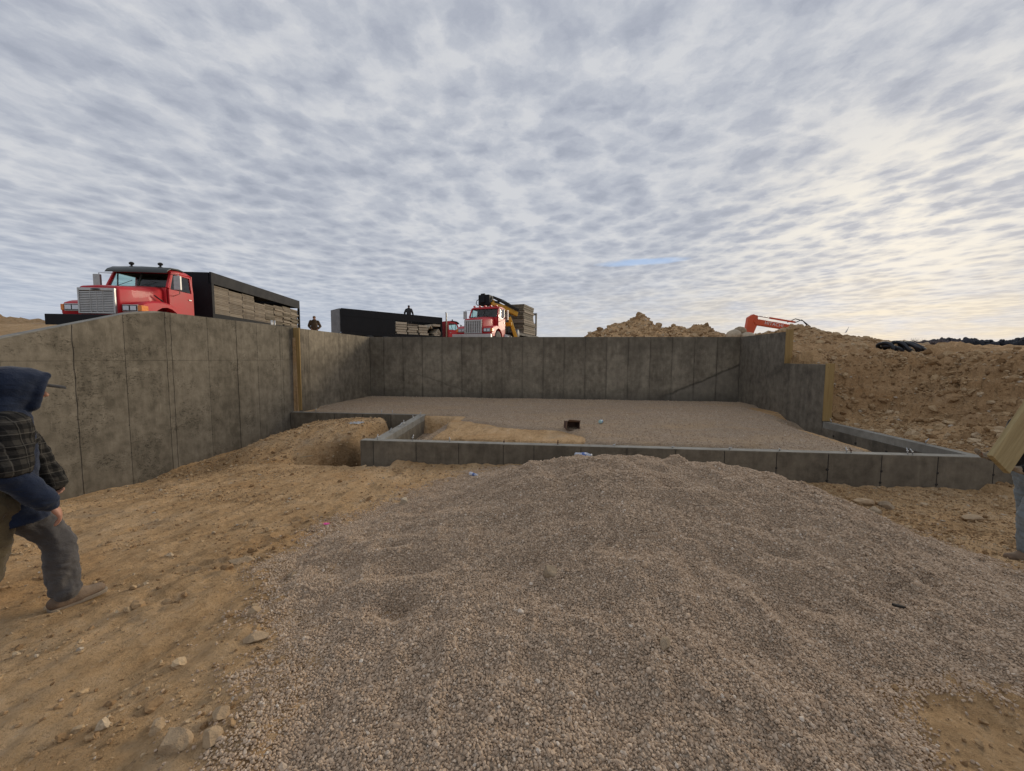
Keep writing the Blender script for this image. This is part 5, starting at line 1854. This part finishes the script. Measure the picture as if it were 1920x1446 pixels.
def body_shapes(J, hands=True, curl=0.6):
    S = []
    V = lambda q: Vector(q)
    S.append(('cap', J['pelvis'], .125, J['chest'], .135, ((1, 0, 0), .72)))
    S.append(('cap', J['chest'], .135, J['neck'] - Vector((0, 0, .08)), .11, ((1, 0, 0), .75)))
    S.append(('cap', J['neck'] - Vector((0, 0, .05)), .055, J['head'] - Vector((0, 0, .06)), .05))
    f_ = V(J.get('face', (1, 0, 0))).normalized()
    h = J['head']
    lat = Vector((-f_.y, f_.x, 0)).normalized()
    rot = Matrix((f_, lat, f_.cross(lat))).transposed()
    S.append(('ell', h + Vector((0, 0, .025)), (.098, .076, .100), 14, 10, rot))
    S.append(('ell', h + f_ * .028 - Vector((0, 0, .050)), (.066, .058, .066), 12, 8, rot))
    S.append(('ell', h + f_ * .064 - Vector((0, 0, .088)), (.026, .028, .022), 10, 6, rot))           # chin
    S.append(('cap', h + f_ * .092 + Vector((0, 0, .012)), .010, h + f_ * .116 - Vector((0, 0, .022)), .015))      # nose
    S.append(('ell', h + f_ * .083 + Vector((0, 0, .028)), (.016, .052, .012), 10, 6, rot))           # brow
    S.append(('ell', h + f_ * .086 - Vector((0, 0, .050)), (.014, .027, .013), 10, 6, rot))           # lips
    for s in (-1, 1):
        S.append(('ell', h + lat * s * .078 - f_ * .005 + Vector((0, 0, -.005)), (.020, .010, .032), 8, 6, rot))   # ears
    for sd_ in ('R', 'L'):
        sh, el, wr = J['sh' + sd_], J['el' + sd_], J['wr' + sd_]
        S.append(('cap', J['chest'] + (sh - J['chest']) * .35, .075, sh, .062))
        S.append(('cap', sh, .056, el, .042))
        S.append(('cap', el, .042, wr, .028))
        if hands:
            s = 1 if sd_ == 'L' else -1
            hd = J.get('hd' + sd_, (wr - el).normalized())
            pn = J.get('pn' + sd_, Vector((0, -s, 0)))
            hand(S, wr, hd, pn, J.get('th' + sd_, 1), J.get('curl' + sd_, curl))
        hp, kn, an = J['hp' + sd_], J['kn' + sd_], J['an' + sd_]
        S.append(('cap', J['pelvis'], .11, hp, .092))
        S.append(('cap', hp, .088, kn, .058))
        S.append(('cap', kn, .056, an, .038))
        td = V(J.get('td' + sd_, (1, 0, 0))).normalized()
        S.append(('cap', an, .038, an + td * .10 - Vector((0, 0, .035)), .03))
    return S


def shoe(J, sd_, t, mat=None, sole=None):
    an = J['an' + sd_]
    td = Vector(J.get('td' + sd_, (1, 0, 0))).normalized()
    up = Vector((0, 0, 1))
    up = (up - td * up.dot(td)).normalized()
    e = bpy.data.objects.new('shoe', None)
    link(e, t)
    c = an - up * .050
    S = [('cap', c - td * .045 + up * .008, .050, c + td * .07, .052), ('cap', c + td * .05 + up * .004, .054, c + td * .155 - up * .004, .047, (up, .85)), ('cap', an + up * .08, .056, an - up * .02, .058), ('cap', an, .055, c + td * .10, .045)]
    blob('upper', S, .009, mat or M['boot'], e, 3, .004, 16)
    lat = td.cross(up)
    prof = [(-.088, .03), (-.08, .040), (-.03, .042), (.04, .044), (.10, .050), (.155, .048), (.195, .034), (.21, .012)]
    pts = prof + [(q, -w) for q, w in prof[::-1]]
    MB().prism([(a, b_) for a, b_ in pts], -.098, -.070, lambda u, v, q: an + td * u + lat * v + up * q).build('sole', sole or M['sole'], e, .006)


def person(loc, rz, label, J, outfit, group=None, vox=0.012, body_vox=0.0075, gloved=False):
    t = thing('person', label, 'person', loc, rz, group)
    J = {k_: Vector(v) if hasattr(v, '__len__') else v for k_, v in J.items()}
    blob('body', body_shapes(J), body_vox, M['skin'], t, 2)
    f_ = Vector(J.get('face', (1, 0, 0))).normalized()
    lat = Vector((-f_.y, f_.x, 0)).normalized()
    for s in (-1, 1):
        MB().ell(J['head'] + f_ * .079 + lat * s * .031 + Vector((0, 0, .010)), (.0125, .0125, .009), 10, 6).build('eye', M['eye'], t)
    # trousers
    for kind, sides in outfit['trousers']:
        S = []
        for sd_ in sides:
            hp, kn, an = J['hp' + sd_], J['kn' + sd_], J['an' + sd_]
            S += [('cap', hp + Vector((0, 0, .0)), .106, kn, .082), ('cap', kn, .086, an + (kn - an) * .12, .078), ('cap', kn + (an - kn) * .80, .074, an + (kn - an) * .08, .082)]
        if len(sides) == 2:
            S += [('cap', J['pelvis'] + Vector((0, 0, .06)), .145, J['pelvis'] - Vector((0, 0, .04)), .15, ((1, 0, 0), .85))]
        else:
            S += [('cap', J['pelvis'] + Vector((0, 0, .06)), .14, J['hp' + sides], .13)]
        blob('trouser_leg' if len(sides) == 1 else 'trousers', S, vox, M[kind], t, 2, .026, 9, seed=len(sides) * 7)
    for sd_ in 'RL':
        shoe(J, sd_, t)
    return t, J, f_, lat


# --- man walking past on the left: navy hood up, plaid jacket over it
gzl = 0.43
head_l = math.pi / 2 - R(21.4)
JL = dict(pelvis=(-.075, 0, .92), chest=(-.065, 0, 1.26), neck=(-.035, 0, 1.445), head=(.03, 0, 1.585), face=(1, 0, -.16),
          shR=(-.06, -.185, 1.37), elR=(-.08, -.25, 1.09), wrR=(.075, -.25, .85), hdR=(.40, .04, -.85), pnR=(-.75, .3, -.4), thR=1, curlR=.75,
          shL=(-.01, .185, 1.38), elL=(.12, .25, 1.12), wrL=(.17, .21, .95), pnL=(-.2, -.9, 0),
          hpR=(-.13, -.10, .88), knR=(-.18, -.12, .47), anR=(-.55, -.12, .22), tdR=(.75, -.05, -.62),
          hpL=(-.045, .09, .88), knL=(.165, .07, .485), anL=(.17, .06, .108), tdL=(1, .02, .03))
pl_, J, f_, lat = person((-3.44, 2.09, gzl - .035), head_l, 'man in a navy hood and plaid jacket striding past on the left', JL, {'trousers': [('trousers', 'L'), ('olive', 'R')]})
S = [('cap', J['pelvis'] - Vector((0, 0, .02)), .180, J['chest'], .180, ((1, 0, 0), .88)), ('cap', J['chest'], .185, J['neck'] - Vector((0, 0, .07)), .14, ((1, 0, 0), .85)),
     ('cap', J['shR'], .082, J['elR'], .080), ('cap', J['elR'], .085, J['wrR'] + (J['elR'] - J['wrR']) * .16, .062), ('cap', J['wrR'] + (J['elR'] - J['wrR']) * .12, .049, J['wrR'] + (J['elR'] - J['wrR']) * .02, .045),
     ('cap', J['shL'], .078, J['elL'], .064), ('cap', J['elL'], .062, J['wrL'], .048), ('cap', J['pelvis'] + Vector((-.0, 0, -.04)), .180, J['pelvis'] + Vector((.015, 0, -.19)), .196, ((1, 0, 0), .95))]
blob('hoodie', S, .011, M['navy'], pl_, 2, .016, 6, cut=lambda c: c.z < .735, thick=.012, seed=3)
h = J['head']
S = [('ell', h + Vector((-.03, 0, .025)), (.142, .122, .132), 16, 12), ('ell', h + Vector((.030, 0, .066)), (.100, .108, .084), 14, 10), ('ell', h + Vector((-.022, 0, -.03)), (.108, .112, .10), 14, 10), ('cap', h + Vector((-.06, 0, -.06)), .112, J['neck'] + Vector((-.05, 0, -.03)), .13, ((1, 0, 0), .85)),
     ('cap', h + Vector((-.015, 0, -.110)), .078, J['neck'] + Vector((.02, 0, .0)), .10)]
for sy in (-1, 1):                # the rim of the hood beside the face
    S += [('cap', h + Vector((.095, sy * .062, .075)), .028, h + Vector((.070, sy * .083, .0)), .026), ('cap', h + Vector((.070, sy * .083, .0)), .026, h + Vector((.045, sy * .055, -.11)), .030)]
S.append(('cap', h + Vector((.112, -.05, .092)), .026, h + Vector((.112, .05, .092)), .026))
blob('hood', S, .010, M['navy'], pl_, 4, .006, 7, seed=5)
# cap under the hood
cp = bpy.data.objects.new('cap', None)
link(cp, pl_)
MB().ell(h + Vector((.02, 0, .055)), (.098, .084, .072), 14, 8).build('crown', M['capcloth'], cp)
rings = []
for q in np.linspace(0, 1, 6):
    xx = h.x + .085 + .115 * q
    hw = .078 * math.sqrt(max(0.05, 1 - (q * .92) ** 2.6))
    zz = h.z + .046 - .030 * q
    rings.append([(xx, -hw, zz - .016), (xx, -hw * .5, zz - .003), (xx, 0, zz), (xx, hw * .5, zz - .003), (xx, hw, zz - .016), (xx, hw, zz - .021), (xx, 0, zz - .006), (xx, -hw, zz - .021)])
MB().loft(rings).build('brim', M['capcloth'], cp)
# plaid jacket: short body, near sleeve to the elbow, far sleeve to the wrist
S = [('cap', J['chest'] + Vector((-.02, 0, -.10)), .190, J['chest'] + Vector((-.01, 0, .06)), .185, ((1, 0, 0), .86)), ('cap', J['chest'], .188, J['neck'] + Vector((-.03, 0, -.06)), .125, ((1, 0, 0), .9)),
     ('cap', J['shR'], .100, J['elR'] + (J['shR'] - J['elR']) * .16, .108), ('cap', J['shR'] + Vector((-.03, .05, -.02)), .09, J['elR'] + Vector((-.03, .05, .05)), .09),
     ('cap', J['shL'], .094, J['elL'], .078), ('cap', J['elL'], .078, J['wrL'] + (J['wrL'] - J['elL']) * .28, .076)]
blob('plaid_jacket', S, .011, M['plaid'], pl_, 2, .020, 7, cut=lambda c: c.z < 1.085 + .12 * max(0, c.y) and c.x < .03, thick=.010, seed=9)
# --- man at the right edge carrying a plank on his shoulder
JR = dict(pelvis=(0, 0, .93), chest=(.02, 0, 1.26), neck=(.03, 0, 1.47), head=(.02, 0, 1.62),
          shR=(.02, -.20, 1.41), elR=(.13, -.20, 1.06), wrR=(.37, -.05, 1.07), hdR=(.95, .1, .1), pnR=(0.2, .5, .85), thR=-1, curlR=.9,
          shL=(.05, .20, 1.41), elL=(.12, .26, 1.08), wrL=(.30, .20, .99), hdL=(.9, -.3, .2), pnL=(0, -.5, .85), thL=1, curlL=.9,
          hpR=(0, -.10, .90), knR=(-.05, -.11, .49), anR=(-.18, -.11, .13), tdR=(.95, 0, -.12),
          hpL=(0, .10, .90), knL=(.12, .10, .50), anL=(.10, .10, .105), tdL=(1, .05, 0))
gzr = 0.12
face_r = math.pi - R(8)
pr_, J, f_, lat = person((5.07, 4.36, gzr), face_r, 'man in a black coat and faded jeans carrying a plank at the right edge', JR, {'trousers': [('jeans', 'RL')]})
S = [('cap', J['pelvis'] + Vector((0, 0, .08)), .17, J['chest'], .18, ((1, 0, 0), .8)), ('cap', J['chest'], .18, J['neck'] - Vector((0, 0, .05)), .13, ((1, 0, 0), .82)),
     ('cap', J['shR'], .085, J['elR'], .066), ('cap', J['elR'], .066, J['wrR'] + (J['elR'] - J['wrR']) * .1, .050), ('cap', J['shL'], .085, J['elL'], .066), ('cap', J['elL'], .066, J['wrL'] + (J['elL'] - J['wrL']) * .1, .050)]
blob('coat', S, .012, M['black_coat'], pr_, 2, .018, 8, seed=11)
h = J['head']
S = [('ell', h + Vector((-.01, 0, .05)), (.108, .088, .085), 14, 10)]
blob('knit_cap', S, .010, M['dark_coat'], pr_, 2, .004, 18, cut=lambda c: c.z < h.z + .03 and c.x > h.x + .03)
# gloves are worn over the hands
for sd_, s in (('R', -1), ('L', 1)):
    S = []
    hand(S, J['wr' + sd_], J['hd' + sd_], J['pn' + sd_], J['th' + sd_], J['curl' + sd_], 1.16)
    S.append(('cap', J['wr' + sd_] - Vector(J['hd' + sd_]).normalized() * .05, .042, J['wr' + sd_] + Vector(J['hd' + sd_]).normalized() * .02, .038))
    blob('glove', S, .0065, M['glove'], pr_, 2, .003, 30)

# the plank: lower end at his gloves, upper end behind his shoulder
pA, pB = Vector((4.3, 3.988, 1.239)), Vector((4.992, 4.256, 1.98))
axp = (pB - pA).normalized()
nrm = Vector((.12, -1, .05))
nrm = (nrm - axp * nrm.dot(axp)).normalized()
sdp = nrm.cross(axp).normalized()
mb = MB()
Lp, Wp, Tp = 2.3, .25, .045
mb.box((0, -Wp / 2, -Tp / 2), (Lp, Wp / 2, Tp / 2))
po = mb.build('plank', M['plank_wood'], None, .006)
Mx = Matrix((axp, sdp, nrm)).transposed().to_4x4()
Mx.translation = pA + sdp * 0.0 + axp * -.03
po.matrix_world = Mx
tag(po, 'wide yellowish plank held slanting by the man at the right edge', 'plank')

# --- two men far off
JS = dict(pelvis=(0, 0, .92), chest=(.02, 0, 1.27), neck=(.03, 0, 1.48), head=(.05, 0, 1.63),
          shR=(.01, -.20, 1.41), elR=(-.02, -.33, 1.15), wrR=(.06, -.36, .92), shL=(.01, .20, 1.41), elL=(-.02, .33, 1.15), wrL=(.06, .36, .92),
          hpR=(0, -.10, .90), knR=(.03, -.12, .49), anR=(0, -.13, .105), hpL=(0, .10, .90), knL=(.03, .12, .49), anL=(0, .13, .105))


def far_man(loc, rz, label, J, coat, hat, brim):
    t, J, f_, lat = person(loc, rz, label, J, {'trousers': [('dark_coat', 'RL')]}, None, .018, .012)
    S = [('cap', J['pelvis'] - Vector((0, 0, .02)), .18, J['chest'], .20, ((1, 0, 0), .8)), ('cap', J['chest'], .20, J['neck'] - Vector((0, 0, .05)), .15, ((1, 0, 0), .82)),
         ('cap', J['shR'], .095, J['elR'], .078), ('cap', J['elR'], .078, J['wrR'], .058), ('cap', J['shL'], .095, J['elL'], .078), ('cap', J['elL'], .078, J['wrL'], .058)]
    blob('coat', S, .016, M[coat], t, 2, .02, 8)
    h = J['head']
    S = [('ell', h + Vector((-.01, 0, .05)), (.112, .092, .088), 14, 10)]
    if brim:
        S.append(('ell', h + f_ * .12 + Vector((0, 0, .055)), (.09, .075, .014), 12, 6))
    blob('hat', S, .010, M[hat], t, 2)
    return t


far_man((-11.60, 30.55, GZ0 + 1.95), R(90), 'man in a dark coat with his back turned, standing in the black form basket', JS, 'dark_coat', 'dark_coat', False)
JH = dict(JS)
JH.update(elR=(-.08, -.30, 1.13), wrR=(.10, -.22, .97), elL=(-.06, .34, 1.14), wrL=(.10, .20, .98))
far_man((-14.76, 22.67, 3.06), R(-50), 'man in a brown coat and tan cap behind the wall, beside the left truck', JH, 'brown_coat', 'tancap', True)

# grow every skin in one pass
DG = bpy.context.evaluated_depsgraph_get()
for b_ in BLOBS:
    finish_blob(DG, *b_)
for o, new, nm in NEWMESH:
    o.modifiers.clear()
    o.data = new
    new.name = nm
    if o in THICK:
        sd_ = o.modifiers.new('thickness', 'SOLIDIFY')
        sd_.thickness = THICK[o]
        sd_.offset = -1

# ------------------------------------------------------------------ rocks, litter and small things
def on(x, y, dz=0.0):
    return (x, y, surf_z(x, y) + dz)


M['rock_clay'] = simple('dry_clay_rock', (0.40, 0.285, 0.17), 0.92, 0, 0.25, 14, 0.4, (0.30, 0.215, 0.13), 0.7)
rocks = [
    ((-1.63, 1.40), (.062, .055, .05), 'rock_clay', 'largest cracked clay rock at the bottom left, beside the gravel edge'),
    ((-1.48, 1.43), (.042, .038, .034), 'rock_clay', 'small clay rock touching the right side of the largest one'),
    ((-1.55, 1.56), (.038, .038, .028), 'rock_clay', 'rounded clay rock just behind the largest one'),
    ((-1.78, 1.46), (.038, .034, .028), 'rock_clay', 'small clay rock left of the largest one'),
    ((-2.72, 3.02), (.095, .05, .04), 'rock_clay', 'flat grey stone lying alone on the clay right of the walking man'),
    ((0.03, 2.74), (.055, .052, .05), 'rock_tan', 'round tan clod sitting alone in the middle of the gravel heap'),
    ((-1.98, 4.95), (.06, .055, .055), 'rock_pale', 'round pale stone at the left edge of the gravel heap'),
    ((-2.15, 2.90), (.055, .04, .03), 'rock_tan', 'oval tan stone half in the gravel at its left edge'),
    ((-1.80, 2.08), (.06, .04, .026), 'rock_clay', 'cracked tan clay slab at the left gravel edge'),
    ((-2.03, 2.33), (.05, .04, .032), 'rock_clay', 'knobbly tan clod beside the left gravel edge'),
    ((0.65, 2.02), (.05, .025, .025), 'rock_tan', 'long tan clod low in the gravel, right of the middle'),
    ((5.55, 4.75), (.13, .07, .06), 'rock_tan', 'pointed tan rock on the clay near the right man'),
    ((5.05, 6.45), (.12, .10, .07), 'rock_clay', 'grey clod in the rubble below the right part of the low wall'),
    ((5.32, 6.35), (.10, .08, .06), 'rock_tan', 'tan clod just right of the grey one below the low wall'),
    ((4.95, 6.10), (.09, .07, .05), 'rock_tan', 'small tan clod in front of the grey one below the low wall'),
    ((6.1, 5.9), (.11, .08, .05), 'rock_clay', 'flat grey clod in the rubble halfway between the low wall and the right man'),
    ((-3.75, 1.72), (.12, .10, .06), 'rock_tan', 'broken clay lump behind the walking man at the left edge'),
    ((-4.15, 2.15), (.14, .11, .07), 'rock_tan', 'big clay lump in the churned dirt behind the walking man'),
]
for i, ((rx, ry), r, mt, lb) in enumerate(rocks):
    rock('rock', lb, 'rock', on(rx, ry), r, M[mt], 20 + i * 3, random.uniform(0, 6), sink=.34)

# wooden stake lying on the spoil
z0 = surf_z(-5.9, 8.25)
st_o = MB().box((-.36, -.022, -.012), (.36, .022, .012)).build('wooden_stake', M['stake_wood'], None, .003)
st_o.location = (-5.95, 8.3, z0 + .02)
st_o.rotation_euler = (0, R(-4), R(35))
tag(st_o, 'thin wooden stake lying on the clay between the tall left wall and the trench', 'stake')


def crumple(name, label, cat, loc, size, mat, seed, res=26, amp=.4, rz=0):
    """a crumpled sheet"""
    xs = np.linspace(-.5, .5, res)
    X, Y = np.meshgrid(xs, xs)
    Z = amp * (fbm(X, Y, 4, 3, seed, .6, True) - .1)
    co = np.stack([X * size[0] + .1 * size[0] * fbm(X, Y, 3, 2, seed + 3), Y * size[1] + .1 * size[1] * fbm(X, Y, 3, 2, seed + 4), Z * size[2]], -1)
    edge = (X / .5) ** 2 + (Y / .5) ** 2 + .5 * fbm(X, Y, 3, 3, seed + 6) < 1.0
    o = grid_mesh(name, xs, xs, Z, mat, keep=edge)
    me = o.data
    full = np.stack([X, Y, Z], -1).reshape(-1, 3)
    n_ = len(me.vertices)
    c = np.empty(n_ * 3, np.float32)
    me.vertices.foreach_get('co', c)
    c = c.reshape(-1, 3)
    c = c * np.array([size[0], size[1], size[2]], np.float32)
    me.vertices.foreach_set('co', c.reshape(-1))
    o.location = loc
    o.rotation_euler = (0, 0, rz)
    sm = o.modifiers.new('thickness', 'SOLIDIFY')
    sm.thickness = .002
    return tag(o, label, cat)


def film_mat(name, col, alpha, rough=.15):
    m, k, b = new_mat(name)
    b.inputs['Base Color'].default_value = (*col, 1)
    b.inputs['Roughness'].default_value = rough
    b.inputs['Alpha'].default_value = alpha
    return m


M['film'] = film_mat('clear_plastic_film', (.62, .64, .66), .55)
M['bottle'] = film_mat('clear_bottle_plastic', (.70, .77, .90), .55, .08)
M['label_blue'] = simple('blue_bottle_label', (.10, .17, .42), .4)
M['pink'] = simple('pink_flagging_tape', (.75, .09, .32), .5)
M['teal'] = simple('pale_teal_plastic', (.42, .62, .62), .35)
M['card'] = simple('brown_cardboard', (.20, .125, .085), .9, 0, .2, 8, .3, (.08, .05, .035))
M['card_in'] = simple('dark_box_lining', (.095, .052, .038), .9, 0, .3, 8)
crumple('plastic_film', 'torn clear plastic film lying on the spoil before the short low wall', 'plastic sheet', on(-5.35, 9.95, .01), (.42, .36, .14), M['film'], 5)
crumple('flagging_tape', 'small scrap of pink flagging tape on the clay', 'tape', on(-2.55, 4.02, .004), (.075, .05, .06), M['pink'], 9, 14)


def bottle(name, label, loc, rz, L=.21, r=.034, crush=.2, mat='bottle', tilt=0.0):
    b_ = thing(name, label, 'bottle', loc, rz)
    prof = [(0, .3), (.01, .8), (.04, .98), (.16, 1), (.2, .90), (.26, 1), (.32, .90), (.38, 1), (.62, 1), (.72, .92), (.82, .62), (.90, .40), (.94, .38)]
    mb = MB()
    mb.lathe([(p * L, q * r * (1 - crush * math.exp(-((p - .5) / .2) ** 2))) for p, q in prof], (-L / 2, 0, r), 'x', 14)
    mb.build('bottle_body', M[mat], b_)
    MB().lathe([(.38 * L, .5 * r), (.385 * L, 1.02 * r * (1 - crush * .7)), (.60 * L, 1.02 * r * (1 - crush * .7)), (.605 * L, .5 * r)], (-L / 2, 0, r), 'x', 14).build('bottle_label', M['label_blue'], b_)
    MB().lathe([(.93 * L, .01), (.93 * L, .43 * r), (1.0 * L, .43 * r), (1.0 * L, .01)], (-L / 2, 0, r), 'x', 12).build('bottle_cap', M['white_paint'], b_)
    b_.rotation_euler = (0, tilt, rz)
    return b_


bottle('water_bottle', 'clear water bottle with a blue label lying on top of the gravel heap', on(.50, 5.35, .0), R(12), .25, .045, .12)
bottle('water_bottle', 'crushed clear bottle lying where the gravel meets the clay, left of the heap', on(-1.33, 6.62, .0), R(-35), .22, .036, .35)
bottle('teal_bottle', 'small pale teal bottle on the gravel floor beside the cardboard box', (1.42, 10.3, floor_z(1.42, 10.3)), R(60), .16, .05, .1, 'teal')

# open cardboard box on the floor of the house
fb = floor_z(.60, 9.5)
cb = thing('cardboard_box', 'open dark brown cardboard box tipped on its side on the gravel floor', 'box', (.62, 9.45, fb - .01), R(14))
w, d_, h_ = .165, .14, .10
mb = MB()
mb.box((-w, 0, 0), (w, 2 * d_, .006)).box((-w, 2 * d_ - .006, .006), (w, 2 * d_, 2 * h_)).box((-w, 0, 2 * h_), (w, 2 * d_, 2 * h_ + .006))
mb.box((-w, 0, .006), (-w + .006, 2 * d_ - .006, 2 * h_)).box((w - .006, 0, .006), (w, 2 * d_ - .006, 2 * h_))
mb.build('carton', M['card_in'], cb)
MB().bar((0, 0, 2 * h_ + .003), (0, -.09, 2 * h_ + .05), .31, .005).build('flap', M['card'], cb)
MB().bar((-w + .003, 0, h_), (-w - .05, -.08, h_ - .01), .19, .005, (1, 0, 0)).build('flap', M['card'], cb)
MB().bar((0, 0, .003), (0, -.10, -.005), .31, .005).build('flap', M['card'], cb)
cb.rotation_euler = (R(-6), R(5), R(14))

# dark splinter of wood on the gravel
sp = MB().prism([(-.036, -.004), (-.012, -.010), (.03, -.006), (.045, .003), (.006, .009), (-.03, .006)], 0, .014, lambda u, v, q: (u, v, q)).build('wood_splinter', M['seam'])
sp.location = on(2.45, 2.78, .012)
sp.rotation_euler = (.1, .1, R(-15))
tag(sp, 'dark splinter of wood lying on the right side of the gravel heap', 'wood scrap')

# ------------------------------------------------------------------ far treeline and bare trees
M['far_wood'] = simple('far_evergreen', (0.035, 0.036, 0.045), 0.95, 0, 0.3, .2)
M['bare_twig'] = simple('bare_twigs', (0.22, 0.17, 0.16), 0.95, 0, 0.2, .2)


def far_base(x, y):
    return ground_z(x, y)


mb = MB()
rg = np.random.default_rng(77)
for i in range(420):
    a = R(rg.uniform(37.5, 53))
    dd = rg.uniform(560, 640)
    x_, y_ = dd * math.sin(a), dd * math.cos(a)
    z_ = far_base(x_, y_) - .5
    hh = rg.uniform(5.0, 8.5) * (0.75 + .5 * abs(math.sin(a * 31))) * min(1, 0.55 + (a - R(37.5)) / R(5))
    mb.ell((x_, y_, z_ + hh * .5), (rg.uniform(2.5, 5), rg.uniform(2.5, 5), hh * .55), 7, 5)
    for q in range(3):
        mb.ell((x_ + rg.normal(0, 2.2), y_ + rg.normal(0, 2.2), z_ + hh * rg.uniform(.6, 1.0)), (rg.uniform(.8, 1.8),) * 2 + (rg.uniform(.8, 2.0),), 6, 4)
tag(mb.build('treeline', M['far_wood']), 'dark line of woods along the far edge of the fields on the right', None, None, 'stuff')


def bare_tree(x_, y_, h_, label):
    t = thing('bare_tree', label, 'tree', (x_, y_, far_base(x_, y_) - .3), 0, 'bare trees at the end of the far woods')
    MB().tube([(0, 0, 0), (.2, 0, h_ * .3), (.1, 0, h_ * .5)], [.35, .26, .2], 6).build('trunk', M['bare_twig'], t)
    mb = MB()
    for q in range(70):
        a, e = rg.uniform(0, 6.28), rg.uniform(.25, 1.3)
        s0 = Vector((.1, 0, h_ * rg.uniform(.25, .5)))
        L = h_ * rg.uniform(.3, .55)
        p1 = s0 + Vector((math.cos(a) * math.cos(e), math.sin(a) * math.cos(e), math.sin(e))) * L
        mid_ = (s0 + p1) / 2 + Vector(rg.normal(0, .3, 3))
        mb.tube([s0, mid_, p1], [.15, .10, .04], 3)
    mb.build('crown', M['bare_twig'], t)


lab = ['bare tree standing nearest the coil of pipe on the skyline', 'second bare tree from the coil of pipe on the skyline', 'third bare tree from the coil of pipe on the skyline', 'fourth bare tree from the coil of pipe on the skyline', 'fifth bare tree from the coil of pipe, beside the dark woods', 'sixth bare tree from the coil of pipe, before the dark woods']
for q, lb in enumerate(lab):
    a = R(41.0 + q * .62 + rg.uniform(-.1, .1))
    dd = 540 + rg.uniform(-10, 10)
    bare_tree(dd * math.sin(a), dd * math.cos(a), rg.uniform(9.5, 12), lb)
